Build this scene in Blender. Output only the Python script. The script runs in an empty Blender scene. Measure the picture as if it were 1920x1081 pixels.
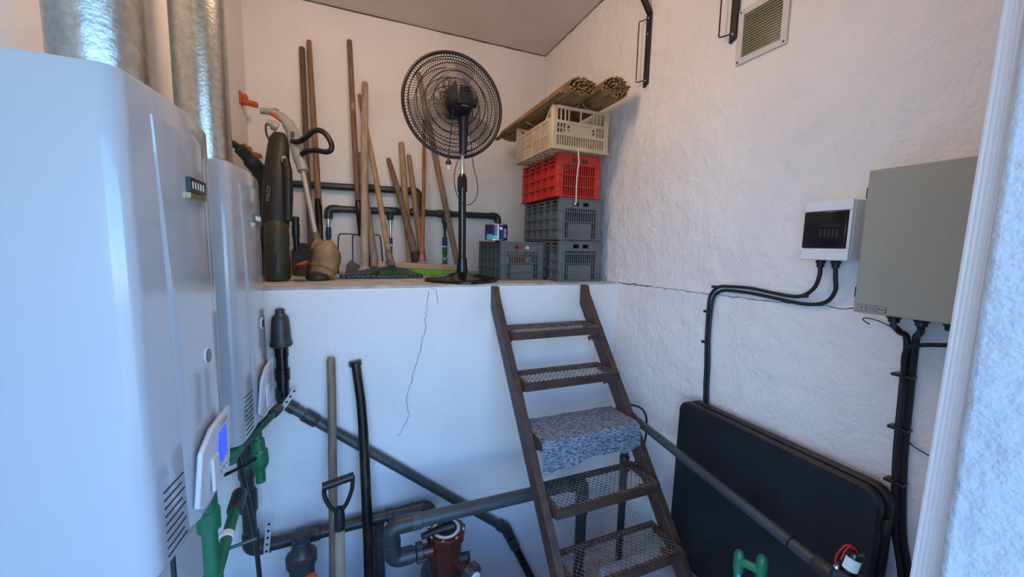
import bpy, bmesh, math, random
from mathutils import Vector, Matrix
random.seed(7)
PI = math.pi
scene = bpy.context.scene
COL = scene.collection

# ------------------------------------------------------------------ camera
def make_camera():
    yaw, pitch, roll = math.radians(22.5), math.radians(6.2), math.radians(1.3)
    f = Vector((math.sin(yaw)*math.cos(pitch), math.cos(yaw)*math.cos(pitch), -math.sin(pitch)))
    r = Vector((math.cos(yaw), -math.sin(yaw), 0)); u = r.cross(f)
    r2 = r*math.cos(roll)+u*math.sin(roll); u2 = -r*math.sin(roll)+u*math.cos(roll)
    cd = bpy.data.cameras.new('camera'); cd.sensor_width = 36; cd.lens = 36*720/1920
    cd.clip_start = .02
    o = bpy.data.objects.new('camera', cd); COL.objects.link(o)
    m = Matrix((r2, u2, -f)).transposed().to_4x4(); m.translation = (0, 0, 1.64)
    o.matrix_world = m; scene.camera = o
make_camera()

# ------------------------------------------------------------------ world, sun, exposure
w = bpy.data.worlds.new('world'); scene.world = w; w.use_nodes = True
nt = w.node_tree; bg = nt.nodes['Background']
sky = nt.nodes.new('ShaderNodeTexSky'); sky.sky_type = 'NISHITA'; sky.sun_disc = False
sky.sun_elevation = math.radians(52); sky.sun_rotation = math.radians(70); sky.air_density = 1.6; sky.dust_density = .3; sky.ozone_density = 3
tint = nt.nodes.new('ShaderNodeMix'); tint.data_type = 'RGBA'; tint.blend_type = 'MULTIPLY'; tint.inputs[0].default_value = 1
tint.inputs[7].default_value = (.54, .85, 1.36, 1)      # deep clear-day blue
nt.links.new(sky.outputs[0], tint.inputs[6]); nt.links.new(tint.outputs[2], bg.inputs[0]); bg.inputs[1].default_value = .45
sd = bpy.data.lights.new('sun', 'SUN'); sd.energy = 2.7; sd.angle = .009; sd.color = (1, .90, .76)
so = bpy.data.objects.new('sun', sd); COL.objects.link(so)
so.rotation_euler = Vector((-.62, -.16, -.77)).to_track_quat('-Z', 'Y').to_euler(); so.location = (5, 2, 8)
pd = bpy.data.lights.new('sky_portal', 'AREA'); pd.shape = 'RECTANGLE'; pd.size = 1.5; pd.size_y = 2.64; pd.cycles.is_portal = True
po = bpy.data.objects.new('sky_portal', pd); COL.objects.link(po); po.location = (.1, -.02, 1.3); po.rotation_euler = (PI/2, 0, 0)
vs = scene.view_settings; vs.view_transform = 'Standard'; vs.look = 'None'; vs.gamma = 1; vs.use_curve_mapping = False
vs.exposure = 1.05

# ------------------------------------------------------------------ materials
MATS = {}
def M(name, col=(.5,.5,.5), rough=.5, metal=0, var=0, vs=6, col2=None, bump=0, bs=60, stretch=None, coat=0, alpha=1, emit=0, trans=0, detail=4, cov=.5):
    if name in MATS: return MATS[name]
    m = bpy.data.materials.new(name); m.use_nodes = True; t = m.node_tree; b = t.nodes['Principled BSDF']; L = t.links.new
    b.inputs['Base Color'].default_value = (*col, 1); b.inputs['Roughness'].default_value = rough; b.inputs['Metallic'].default_value = metal
    b.inputs['Coat Weight'].default_value = coat; b.inputs['Alpha'].default_value = alpha; b.inputs['Transmission Weight'].default_value = trans
    if emit: b.inputs['Emission Color'].default_value = (*col, 1); b.inputs['Emission Strength'].default_value = emit
    if var or col2 or bump:
        tc = t.nodes.new('ShaderNodeTexCoord'); mp = t.nodes.new('ShaderNodeMapping'); L(tc.outputs['Object'], mp.inputs[0])
        if stretch: mp.inputs['Scale'].default_value = stretch
    if var or col2:
        n = t.nodes.new('ShaderNodeTexNoise'); n.inputs['Scale'].default_value = vs; n.inputs['Detail'].default_value = detail; L(mp.outputs[0], n.inputs[0])
        r = t.nodes.new('ShaderNodeValToRGB'); L(n.outputs[0], r.inputs[0])
        c2 = col2 or tuple(c*(1-var) for c in col); c1 = col if col2 else tuple(min(1, c*(1+var)) for c in col)
        r.color_ramp.elements[0].position = cov-.16; r.color_ramp.elements[1].position = cov+.16
        r.color_ramp.elements[0].color = (*c2, 1); r.color_ramp.elements[1].color = (*c1, 1); L(r.outputs[0], b.inputs['Base Color'])
    if bump:
        n2 = t.nodes.new('ShaderNodeTexNoise'); n2.inputs['Scale'].default_value = bs; n2.inputs['Detail'].default_value = 5; L(mp.outputs[0], n2.inputs[0])
        bp = t.nodes.new('ShaderNodeBump'); bp.inputs['Strength'].default_value = bump; bp.inputs['Distance'].default_value = .01
        L(n2.outputs[0], bp.inputs['Height']); L(bp.outputs[0], b.inputs['Normal'])
    MATS[name] = m; return m

def plaster(name, col, big, fine, bd=.02):
    m = M(name, col, .75, var=.05, vs=1.7); t = m.node_tree; b = t.nodes['Principled BSDF']; L = t.links.new
    tc = t.nodes.new('ShaderNodeTexCoord')
    a = t.nodes.new('ShaderNodeTexNoise'); a.inputs['Scale'].default_value = big; a.inputs['Detail'].default_value = 3
    c = t.nodes.new('ShaderNodeTexNoise'); c.inputs['Scale'].default_value = fine; c.inputs['Detail'].default_value = 6
    L(tc.outputs['Object'], a.inputs[0]); L(tc.outputs['Object'], c.inputs[0])
    mx = t.nodes.new('ShaderNodeMath'); mx.operation = 'MULTIPLY_ADD'; mx.inputs[1].default_value = .25
    L(c.outputs[0], mx.inputs[0]); L(a.outputs[0], mx.inputs[2])
    bp = t.nodes.new('ShaderNodeBump'); bp.inputs['Strength'].default_value = .6; bp.inputs['Distance'].default_value = bd
    L(mx.outputs[0], bp.inputs['Height']); L(bp.outputs[0], b.inputs['Normal'])
    return m
PL_WALL = plaster('white_wall_paint', (.83, .81, .795), 6, 45, .012)
PL_ROUGH = plaster('rough_white_wall_paint', (.83, .81, .795), 10, 55, .038)
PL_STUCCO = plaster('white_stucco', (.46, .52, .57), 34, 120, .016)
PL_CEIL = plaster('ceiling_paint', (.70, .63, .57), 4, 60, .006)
CONC = M('concrete', (.46, .45, .44), .85, var=.2, vs=9, bump=.5, bs=80)
GROUND = M('sunlit_sand_paving', (.50, .38, .27), .9, var=.12, vs=2, bump=.4, bs=30)
CRACK = M('crack_shadow_line', (.10, .085, .08), .95)
ENAMEL = M('white_enamel', (.42, .44, .46), .16, coat=.5)
ENAMEL2 = M('white_panel_plastic', (.60, .61, .62), .3)
GALV = M('galvanised_steel', (.60, .61, .58), .30, 1, col2=(.45, .46, .43), vs=55, bump=.12, bs=90)
BLACK = M('black_plastic', (.012, .012, .013), .32, bump=.1, bs=200)
GLOSSBLACK = M('gloss_black_plastic', (.008, .008, .009), .12)
WIRE = M('black_wire', (.01, .01, .011), .4)
RUBBER = M('black_cable_rubber', (.012, .012, .013), .55)
PVC = M('dark_grey_pipe', (.060, .072, .072), .38, var=.2, vs=9)
PVCG = M('slate_grey_pipe', (.050, .062, .066), .42, var=.18, vs=7)
PVCO = M('dark_olive_pipe', (.030, .034, .030), .35, var=.2, vs=8)
PVCF = M('charcoal_pipe_fitting', (.035, .037, .04), .4, var=.2, vs=20)
GREEN = M('green_pipe', (.012, .14, .062), .35, var=.2, vs=14)
GREEND = M('dark_green_pipe', (.014, .06, .042), .4, var=.25, vs=10)
STEEL = M('bright_steel', (.75, .75, .74), .25, 1)
CHROME = M('chrome', (.8, .8, .8), .12, 1)
BLUEV = M('blue_valve', (.02, .05, .16), .35)
WHITEP = M('white_plastic', (.78, .78, .78), .4)
ORANGE = M('orange_plastic', (.55, .085, .018), .4)
REDW = M('red_wire', (.55, .01, .015), .4)
PINK = M('faded_pink_plastic', (.42, .16, .14), .5)
RUST = M('rusty_brown_steel', (.036, .028, .025), .5, .1, col2=(.085, .045, .028), vs=16, bump=.35, bs=90, cov=.58)
MESHM = M('expanded_steel_mesh', (.30, .25, .20), .5, .5, col2=(.14, .095, .065), vs=22)
RUGM = M('blue_grey_rag_carpet', (.40, .45, .52), .95, col2=(.065, .085, .13), vs=115, bump=1, bs=260, stretch=(.45, 1.2, 1.2), detail=3)
CREAM = M('cream_crate_plastic', (.56, .43, .29), .5, var=.12, vs=6)
REDC = M('red_crate_plastic', (.55, .026, .018), .42, var=.15, vs=5)
GREYC = M('grey_crate_plastic', (.120, .126, .126), .45, var=.15, vs=5)
GREYC2 = M('dark_grey_crate_plastic', (.10, .112, .108), .45, var=.15, vs=5)
REED = M('reed_side', (.40, .24, .10), .75, col2=(.19, .10, .04), vs=40, stretch=(1, .12, 1))
REEDE = M('reed_cut_end', (.66, .44, .19), .8, col2=(.24, .12, .04), vs=60)
CORD = M('white_cord', (.72, .66, .58), .8)
CABG = M('grey_cabinet_paint', (.34, .33, .265), .42, bump=.05, bs=300)
LABELW = M('printed_label_white', (.72, .72, .70), .5)
INK = M('black_ink', (.015, .015, .015), .6)
SMOKE = M('smoked_window', (.008, .009, .012), .06)
TABLE = M('black_moulded_table', (.008, .009, .010), .45, col2=(.017, .019, .022), vs=4, bump=.15, bs=240)
ALU = M('pale_fluted_door_slat', (.66, .61, .59), .4)
BROWNP = M('brown_valve_plastic', (.075, .018, .012), .3, var=.2, vs=9)
TANKM = M('tan_filter_tank', (.42, .34, .25), .45, var=.1, vs=6)
TIMBER = M('weathered_red_timber', (.22, .085, .05), .85, col2=(.09, .045, .03), vs=14, stretch=(1, 1, .2), bump=.6, bs=60)
OLIVE = M('olive_case', (.030, .034, .017), .5, var=.2, vs=9)
DKCASE = M('near_black_case', (.010, .010, .009), .5)
GREYP = M('pale_grey_trimmer_plastic', (.36, .36, .35), .4, var=.1, vs=12)
TANH = M('dusty_tan_motor_cover', (.35, .235, .12), .7, col2=(.19, .115, .055), vs=11, bump=.4, bs=60)
LIME = M('lime_bristles', (.22, .52, .02), .6)
GBRI = M('light_shifted_bristles', (.03, .40, .04), .6)  # same broom's bristles; different light at the left end put into the colour
RAKE = M('slate_rake_plastic', (.040, .050, .066), .5)
PALEW = M('pale_broom_wood', (.52, .36, .21), .7, col2=(.40, .26, .14), vs=12, stretch=(.2, 2, 2))
NAVY = M('navy_can_print', (.012, .018, .085), .25)
TEAL = M('teal_can_print', (.10, .42, .44), .3)
LCD = M('lit_blue_display', (.02, .06, 1.0), .2, emit=.55)
SHOVELW = M('shovel_shaft_wood', (.40, .31, .23), .7, col2=(.28, .21, .15), vs=14, stretch=(2, 2, .15))
BARM = M('worn_black_bar', (.018, .017, .016), .38, .6, col2=(.12, .075, .035), vs=9, stretch=(2, 2, .5), cov=.36)
def wood(k, c):
    return M('handle_wood_%s' % k, c, .65, col2=tuple(x*.62 for x in c), vs=16, stretch=(2.5, 2.5, .16), bump=.12, bs=70)

# ------------------------------------------------------------------ mesh builder
class MB:
    def __init__(s): s.v = []; s.f = []
    def add(s, vs, fs):
        o = len(s.v); s.v += [tuple(p) for p in vs]; s.f += [tuple(i+o for i in f) for f in fs]; return s
    def box(s, a, b):
        x0, y0, z0 = a; x1, y1, z1 = b
        return s.add([(x, y, z) for z in (z0, z1) for y in (y0, y1) for x in (x0, x1)],
                     [(0,2,3,1), (4,5,7,6), (0,1,5,4), (2,6,7,3), (0,4,6,2), (1,3,7,5)])
    def bar(s, p, q, w, h, up=(0,0,1)):
        p = Vector(p); q = Vector(q); d = (q-p).normalized(); r = d.cross(Vector(up)).normalized(); u = r.cross(d)
        vs = [e+r*a*w/2+u*b*h/2 for e in (p, q) for a, b in ((-1,-1), (1,-1), (1,1), (-1,1))]
        return s.add(vs, [(3,2,1,0), (4,5,6,7), (0,1,5,4), (1,2,6,5), (2,3,7,6), (3,0,4,7)])
    def rings(s, R, cap=True):
        n = len(R[0]); vs = [p for r in R for p in r]
        fs = [(i*n+j, i*n+(j+1) % n, (i+1)*n+(j+1) % n, (i+1)*n+j) for i in range(len(R)-1) for j in range(n)]
        if cap: fs += [tuple(reversed(range(n))), tuple((len(R)-1)*n+j for j in range(n))]
        return s.add(vs, fs)
    def tube(s, pts, r, n=10, cap=True, flat=1):
        P = [Vector(p) for p in pts]; R = []; rs = r if isinstance(r, (list, tuple)) else [r]*len(P)
        t0 = (P[1]-P[0]).normalized(); a = t0.orthogonal().normalized()
        for i, p in enumerate(P):
            t = (P[min(i+1, len(P)-1)]-P[max(i-1, 0)]).normalized()
            a = (a-t*a.dot(t)).normalized(); b = t.cross(a)
            R.append([p+(a*math.cos(k*2*PI/n)+b*math.sin(k*2*PI/n)*flat)*rs[i] for k in range(n)])
        return s.rings(R, cap)
    def lathe(s, base, axis, prof, n=24):
        base = Vector(base); ax = Vector(axis).normalized(); a = ax.orthogonal().normalized(); b = ax.cross(a)
        return s.rings([[base+ax*h+(a*math.cos(k*2*PI/n)+b*math.sin(k*2*PI/n))*max(r, .0002) for k in range(n)] for h, r in prof])
    def prism(s, poly, d):
        d = Vector(d); n = len(poly); P = [Vector(p) for p in poly]
        return s.add(P+[p+d for p in P], [tuple(reversed(range(n))), tuple(range(n, 2*n))]+[(i, (i+1) % n, (i+1) % n+n, i+n) for i in range(n)])
WLOC = {}
def build(mb, name, mat, parent=None, smooth=35, bevel=0, stuff=False):
    me = bpy.data.meshes.new(name)
    if parent is not None: org = WLOC[parent]
    else:
        xs, ys, zs = zip(*mb.v); org = Vector(((min(xs)+max(xs))/2, (min(ys)+max(ys))/2, min(zs)))
    me.from_pydata([Vector(p)-org for p in mb.v], [], mb.f); me.update()
    bm = bmesh.new(); bm.from_mesh(me); bmesh.ops.recalc_face_normals(bm, faces=bm.faces)
    bm.to_mesh(me); bm.free()
    if smooth:
        me.polygons.foreach_set('use_smooth', [True]*len(me.polygons)); me.set_sharp_from_angle(angle=math.radians(smooth))
    me.materials.append(mat); o = bpy.data.objects.new(name, me); COL.objects.link(o)
    if parent is not None: o.parent = parent
    else: o.location = org
    WLOC[o] = org
    if bevel:
        bv = o.modifiers.new('bevel', 'BEVEL'); bv.width = bevel; bv.segments = 2; bv.limit_method = 'ANGLE'
    if stuff: o['kind'] = 'stuff'
    return o
def tag(o, label, cat, group=None):
    o['label'] = label; o['category'] = cat
    if group: o['group'] = group
    return o
def thing(name, loc, label, cat, group=None):
    o = bpy.data.objects.new(name, None); COL.objects.link(o); o.location = loc; o.empty_display_size = .05
    WLOC[o] = Vector(loc); return tag(o, label, cat, group)
def struct(o): o['kind'] = 'structure'; return o
def copy_tree(o, loc, label):
    c = o.copy(); COL.objects.link(c); c.location = loc; c['label'] = label; WLOC[c] = Vector(loc)
    for ch in list(o.children):
        d = ch.copy(); COL.objects.link(d); d.parent = c
        for g in list(ch.children):
            e = g.copy(); COL.objects.link(e); e.parent = d
    return c
def arc(c, a, b, a0, a1, n=6):
    c = Vector(c); a = Vector(a); b = Vector(b)
    return [c+a*math.cos(a0+(a1-a0)*i/n)+b*math.sin(a0+(a1-a0)*i/n) for i in range(n+1)]
def smoothpath(pts, n=6):
    P = [Vector(p) for p in pts]; out = []
    for i in range(len(P)-1):
        p0 = P[max(i-1, 0)]; p1 = P[i]; p2 = P[i+1]; p3 = P[min(i+2, len(P)-1)]
        for k in range(n):
            t = k/n; out.append(.5*((2*p1)+(p2-p0)*t+(2*p0-5*p1+4*p2-p3)*t*t+(3*p1-p0-3*p2+p3)*t**3))
    return out+[P[-1]]
def elbow(corner, d0, d1, r, R, collar=.25):
    """pipe elbow: comes in along d0, leaves along d1 (unit vectors)"""
    c = Vector(corner); d0 = Vector(d0).normalized(); d1 = Vector(d1).normalized(); L = R+r*.9
    pts = [c-d0*(L+r*.7), c-d0*L]+[c-d0*R*(1-math.sin(t*PI/12))+d1*R*(1-math.cos(t*PI/12)) for t in range(7)]+[c+d1*L, c+d1*(L+r*.7)]
    m = MB().tube(pts, r*1.17, 16)
    return m
def text(body, name, mat, parent, loc, rot, size, thick=.0006, align='CENTER'):
    cu = bpy.data.curves.new(name, 'FONT'); cu.body = body; cu.size = size; cu.extrude = thick; cu.align_x = align; cu.align_y = 'CENTER'
    t = bpy.data.objects.new(name, cu); COL.objects.link(t); dg = bpy.context.evaluated_depsgraph_get()
    me = bpy.data.meshes.new_from_object(t.evaluated_get(dg)); bpy.data.objects.remove(t)
    o = bpy.data.objects.new(name, me); me.materials.clear(); me.materials.append(mat); COL.objects.link(o)
    o.parent = parent; o.location = Vector(loc)-WLOC[parent]; o.rotation_euler = rot
    return o

# ------------------------------------------------------------------ room shell
XR, YL, YB, ZL, XL, ZC = 1.70, 2.20, 3.42, 1.41, -.69, 3.42
PIT = -.75
b = MB().box((XL-.2, -.03, -.9), (XR+.2, 1.20, 0)).box((1.15, 1.20, -.9), (XR+.2, 1.50, 0)); struct(build(b, 'floor', CONC))
b = MB().box((XL-.2, 1.19, -.9), (XR+.2, YL+.05, PIT)); struct(build(b, 'floor_pit', CONC))
ledge = struct(build(MB().box((XL-.1, YL, -.9), (XR+.1, YB+.1, ZL-.012)), 'wall_ledge', PL_WALL, bevel=.008))
build(MB().box((XL-.02, YL+.004, ZL-.012), (XR+.02, YB, ZL)), 'ledge_top', CONC, ledge)
back = struct(build(MB().box((XL-.2, YB, ZL-.2), (XR+.2, YB+.2, ZC+.1)), 'wall_back', PL_WALL))
left = struct(build(MB().box((XL-.2, -.03, -.9), (XL, YB+.1, ZC+.1)), 'wall_left', PL_WALL))
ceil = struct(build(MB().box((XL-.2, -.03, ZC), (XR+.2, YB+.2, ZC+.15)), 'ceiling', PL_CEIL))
# right wall, with the real opening behind the vent
vy0, vy1, vz0, vz1 = 1.175, 1.365, 2.54, 2.735
b = MB().box((XR, -.03, -.9), (XR+.2, vy0, ZC+.1)).box((XR, vy1, -.9), (XR+.2, YB+.1, ZC+.1)).box((XR, vy0, -.9), (XR+.2, vy1, vz0)).box((XR, vy0, vz1), (XR+.2, vy1, ZC+.1))
right = struct(build(b, 'wall_right', PL_ROUGH, smooth=0))
# front wall with the doorway the light comes through; its stuccoed reveal stands at the right
b = MB()
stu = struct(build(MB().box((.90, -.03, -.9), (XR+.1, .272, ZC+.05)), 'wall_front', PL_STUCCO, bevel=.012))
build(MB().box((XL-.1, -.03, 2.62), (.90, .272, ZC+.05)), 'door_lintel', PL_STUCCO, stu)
struct(build(MB().box((-14, -16, -.25), (14, -.03, -.03)), 'ground_outside', GROUND))

struct(build(MB().box((-2.5, -.9, 2.72), (3.2, -.03, 2.84)), 'ceiling_sky_blocker', PL_STUCCO))  # unseen slab added outside to cut the sky light near the doorway

def ribbon(pts, wid, nrm, name, mat, parent, jit=.0):
    P = [Vector(p) for p in pts]; n = Vector(nrm); m = MB(); Q = []
    for i, p in enumerate(P):
        t = (P[min(i+1, len(P)-1)]-P[max(i-1, 0)]).normalized(); s = t.cross(n).normalized(); ww = wid*(.6+.8*random.random())
        j = s*(random.random()-.5)*jit
        Q.append([p+j-s*ww/2, p+j+s*ww/2, p+j+s*ww/2+n*.0012, p+j-s*ww/2+n*.0012])
    m.rings(Q); return build(m, name, mat, parent, smooth=0)
def dense(pts, step=.02):
    P = [Vector(p) for p in pts]; out = []
    for a, c in zip(P, P[1:]):
        k = max(1, int((c-a).length/step)); out += [a.lerp(c, i/k) for i in range(k)]
    return out+[P[-1]]
ribbon(dense([(.391,2.199,1.379),(.372,2.199,1.149),(.325,2.199,.964),(.30,2.199,.872),(.264,2.199,.75),(.287,2.199,.65),(.215,2.199,.533)]), .0022, (0,-1,0), 'crack', CRACK, ledge, .012)
ribbon(dense([(.40,2.199,1.40),(.44,2.199,1.385),(.45,2.199,1.30)]), .002, (0,-1,0), 'crack', CRACK, ledge, .006)
ribbon(dense([(XR-.001,2.19,1.408),(XR-.001,1.6,1.418),(XR-.001,1.2,1.425),(XR-.001,.8,1.441)]), .0028, (-1,0,0), 'crack', CRACK, right, .008)
ribbon(dense([(XR-.001,2.16,1.41),(XR-.001,1.85,1.416)]), .006, (-1,0,0), 'crack', M('reddish_crack', (.20,.09,.07), .9), right, .012)
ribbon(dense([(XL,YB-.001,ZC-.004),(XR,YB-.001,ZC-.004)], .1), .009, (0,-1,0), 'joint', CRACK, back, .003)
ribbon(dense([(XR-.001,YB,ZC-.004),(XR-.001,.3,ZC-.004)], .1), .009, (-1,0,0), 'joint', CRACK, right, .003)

# ------------------------------------------------------------------ warm ceiling bulb above the landing
def ceiling_lamp(x, y):
    r = thing('ceiling_lamp', (x, y, ZC-.30), 'warm bare bulb hanging from the ceiling above the landing', 'lamp')
    build(MB().lathe((x, y, ZC), (0,0,-1), [(0,.05),(.02,.05),(.025,.01)], 20), 'ceiling_rose', WHITEP, r)
    build(MB().tube([(x, y, ZC-.02), (x, y, ZC-.18)], .003, 6), 'flex', RUBBER, r)
    build(MB().lathe((x, y, ZC-.17), (0,0,-1), [(0,.012),(.01,.02),(.05,.02)], 16), 'bulb_holder', BLACK, r)
    ld = bpy.data.lights.new('bulb_light', 'POINT'); ld.energy = LAMP_W; ld.color = (1, .66, .42); ld.shadow_soft_size = .22
    lo = bpy.data.objects.new('bulb_light', ld); COL.objects.link(lo); lo.parent = r; lo.location = (0, 0, .02)
LAMP_W = 14.5
ceiling_lamp(.15, 1.75)

# ------------------------------------------------------------------ water heaters
def heater():
    y0, y1, z0, z1 = .958, 1.448, .918, 1.957; yc = (y0+y1)/2
    root = thing('water_heater', (-.54, 1.2025, .945), 'white gas water heater with a lit blue display, close to the doorway', 'water heater', 'white gas water heaters')
    def front(y): t = (y-y0)/(y1-y0); return -.394+.016*math.sin(PI*t)
    def section(z, sh=0.):
        r = .032; P = [(-.689, y1-sh), (-.689, y0+sh)]
        fy0 = y0+r; cx = front(fy0)-r
        P += [(cx+r*math.sin(a)-sh, fy0-r*math.cos(a)+sh) for a in [i*PI/12 for i in range(7)]]
        P += [(front(fy0+(y1-y0-2*r)*i/14)-sh, fy0+(y1-y0-2*r)*i/14) for i in range(1, 14)]
        P += [(cx+r*math.cos(a)-sh, y1-r+r*math.sin(a)-sh) for a in [i*PI/12 for i in range(7)]]
        return [(x, y, z) for x, y in P]
    m = MB().rings([section(z0, .012), section(z0+.004, .004), section(z0+.015), section(z1-.012), section(z1-.003, .003), section(z1, .01)])
    body = build(m, 'body', ENAMEL, root, smooth=40)
    # raised front panel whose near bevel widens downwards
    m = MB(); n = 14; R = []
    for k in range(13):
        t = k/12; z = z1-.06-(z1-z0-.085)*t; wv = .003+.034*t; ya = y0+.098+.028*t; yb = y1-.07; h = .003+.008*t
        row = [(front(ya)-.004, ya, z)]
        row += [(front(ya+wv+(yb-ya-wv)*i/n)+h*min(1, (n-i)/2), ya+wv+(yb-ya-wv)*i/n, z) for i in range(n+1)]
        row += [(front(yb)-.004, yb+.004, z)]
        R.append(row)
    m.rings(R); build(m, 'front_panel', ENAMEL, root, smooth=30)
    X = front(1.25)+.009
    bd = build(MB().box((X-.006, 1.19, 1.757), (X+.005, 1.300, 1.792)), 'badge', GLOSSBLACK, root)
    build(MB().box((X-.006, 1.19, 1.742), (X+.0045, 1.300, 1.755)), 'badge_strip', M('brass_strip', (.35,.29,.16), .35, .8), bd)
    for k in range(5): build(MB().box((X+.004, 1.205+k*.018, 1.766), (X+.0058, 1.211+k*.018, 1.783)), 'badge_mark', STEEL, bd)
    X2 = front(1.25)+.010
    build(MB().lathe((X2-.01, 1.245, 1.33), (1,0,0), [(0,.024),(.012,.024),(.0125,.019),(.006,.018)], 20), 'sight_ring', ENAMEL2, root)
    build(MB().lathe((X2-.008, 1.245, 1.33), (1,0,0), [(0,.0185),(.0115,.0185)], 20), 'sight_glass', GLOSSBLACK, root)
    # control panel
    c = MB().prism([(X2-.005,1.095,.985),(X2+.010,1.095,1.125),(X2+.010,1.175,1.155),(X2+.008,1.335,1.155),(X2-.002,1.345,.985),(X2,1.30,.965),(X2,1.13,.962)], (.012,0,0))
    cp = build(c, 'control_panel', ENAMEL2, root, bevel=.005)
    XF = X2+.013
    build(MB().box((XF, 1.225, 1.035), (XF+.008, 1.285, 1.115)), 'display', LCD, cp)
    build(MB().box((XF, 1.24, 1.126), (XF+.007, 1.30, 1.138)), 'logo_strip', M('grey_print', (.3,.3,.31), .5), cp)
    for i in range(2):
        for j in range(3): build(MB().box((XF, 1.225+j*.026, 1.012-i*.022), (XF+.0085, 1.240+j*.026, 1.020-i*.022)), 'button', M('button_grey', (.55,.56,.58), .4), cp)
    build(MB().box((XF+.002, 1.16, .985), (XF+.011, 1.205, 1.075)), 'flap', ENAMEL2, cp, bevel=.003)
    for i in range(9):
        z = .945+i*.0185; yb = 1.082-.012*(i % 2)
        pts = [(front(y)+.0006, y, z) for y in [1.000+(yb-1.000)*k/5 for k in range(6)]]
        build(MB().tube(pts, .0017, 5), 'vent_slit', INK, root)
    return root
h1 = heater()
h2 = copy_tree(h1, (-.54, 1.2025+.668, .945-.042), 'white gas water heater mounted beside the ledge, beyond the larger-looking heater')
for ch in h2.children:
    for g in ch.children:
        if g.name.startswith('display'): g.data = g.data.copy(); g.data.materials[0] = M('unlit_display', (.20,.22,.26), .2)
h1['label'] = 'white gas water heater near the doorway, blue display lit, under the wider flue'
h2['label'] = 'white gas water heater beside the ledge, partly behind the other heater'
for i, (y, z, lab) in enumerate([(1.215, 1.9575, 'galvanised steel flue duct rising from the heater by the doorway'), (1.875, 1.9155, 'galvanised steel flue duct rising from the heater beside the ledge')]):
    r = thing('flue_duct', (-.52, y, z), lab, 'duct', 'galvanised flue ducts')
    build(MB().lathe((-.52, y, z), (0,0,1), [(0,.085),(ZC-z,.085)], 40), 'duct_tube', GALV, r)
    build(MB().lathe((-.52, y, z), (0,0,1), [(0,.0895),(.03,.0895),(.032,.085)], 40), 'collar', GALV, r)

# ------------------------------------------------------------------ pipes under the heaters
def pipe(parent, a, c, r, mat, name='pipe', n=16): return build(MB().tube([a, c], r, n), name, mat, parent)
def coupling(parent, p, d, r, L, mat, name='coupling', n=18):
    d = Vector(d).normalized(); p = Vector(p)
    return build(MB().lathe(p-d*L/2, d, [(0,r*1.12),(L*.08,r*1.24),(L*.92,r*1.24),(L,r*1.12)], n), name, mat, parent)
t = thing('green_water_pipe', (-.42, 1.63, .64), 'green plastic water pipe with shut-off valve under the heater beside the ledge', 'pipe')
pipe(t, (-.425,1.66,.846), (-.352,2.02,.848), .017, GREEND)
build(elbow((-.428,1.64,.848), (0,1,0), (.19,.98,.05), .018, .012), 'elbow', GREEN, t)
build(MB().tube([(-.43,1.600,.85),(-.428,1.63,.852),(-.425,1.66,.855)], .0215, 14), 'elbow', GREEN, t)
coupling(t, (-.352,2.02,.848), (.2,1,.01), .019, .07, PVCF, 'union')
build(MB().lathe((-.39,1.83,.862), (.02,0,-1), [(0,.016),(.05,.017),(.055,.024),(.10,.026),(.105,.033),(.15,.036),(.17,.033),(.185,.024),(.19,.019),(.245,.019)], 18), 'valve_body', GREEN, t)
build(MB().tube([(-.395,1.80,.74),(-.43,1.76,.735),(-.48,1.72,.732)], [.013,.009,.012], 10, flat=.6), 'valve_lever', BLACK, t)
t = thing('green_riser_pipe', (-.43, 1.38, .3), 'green plastic riser with white collar below the heater by the doorway', 'pipe')
build(MB().lathe((-.43,1.37,.917), (0,0,-1), [(0,.024),(.10,.026),(.105,.031),(.165,.031),(.17,.021),(.32,.021),(.325,.028),(.42,.028),(.425,.02),(.95,.02)], 18), 'riser', GREEN, t)
pipe(t, (-.43,1.37,.56), (-.45,1.74,.60), .019, GREEN, 'branch')
coupling(t, (-.443,1.56,.582), (-.02,.37,.04), .020, .025, WHITEP, 'collar')
coupling(t, (-.45,1.74,.60), (-.02,.37,.04), .022, .11, PVCF, 'union')
build(MB().tube([(-.43,1.54,.55),(-.35,1.56,.55)], .006, 8), 'drip_stub', GREEND, t)
t = thing('corner_drain_pipe', (-.52, 2.12, .05), 'dark vertical drain pipe turning along the foot of the white wall', 'pipe')
pipe(t, (-.505,2.13,.14), (-.505,2.13,.87), .030, PVCO)
coupling(t, (-.505,2.13,.52), (0,0,1), .030, .08, PVCF); coupling(t, (-.505,2.13,.36), (0,0,1), .032, .11, PVCF)
build(elbow((-.505,2.135,.098), (0,0,-1), (1,0,.01), .032, .035), 'elbow', PVCF, t)
pipe(t, (-.46,2.135,.098), (.33,2.135,.11), .032, PVCF)
for x in (-.22, .06, .16): coupling(t, (x,2.135,.104), (1,0,0), .032, .06 if x < 0 else .03, PVCF)
build(elbow((.375,2.125,.112), (1,0,0), (0,-1,0), .034, .04), 'elbow', PVCF, t)
pipe(t, (.375,2.06,.112), (.375,1.86,.112), .032, PVCF); pipe(t, (.10,2.10,.09), (.10,2.06,PIT), .03, PVCF, 'drop_pipe')
coupling(t, (.10,2.10,.0), (0,.05,1), .03, .05, PVCF)
t2 = build(MB().tube(smoothpath([(-.46,1.80,.80),(-.44,1.90,.4),(-.43,1.94,0),(-.415,1.95,PIT)]), .010, 10), 'leaning_rod', PVCO)
tag(t2, 'thin dark rod leaning in front of the corner drain pipe', 'rod')
t2 = build(MB().tube([(-.44,1.15,.95),(-.44,1.15,.0)], .006, 8), 'heater_cable', RUBBER); tag(t2, 'thin black cable dropping from under the heater by the doorway', 'cable')
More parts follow.
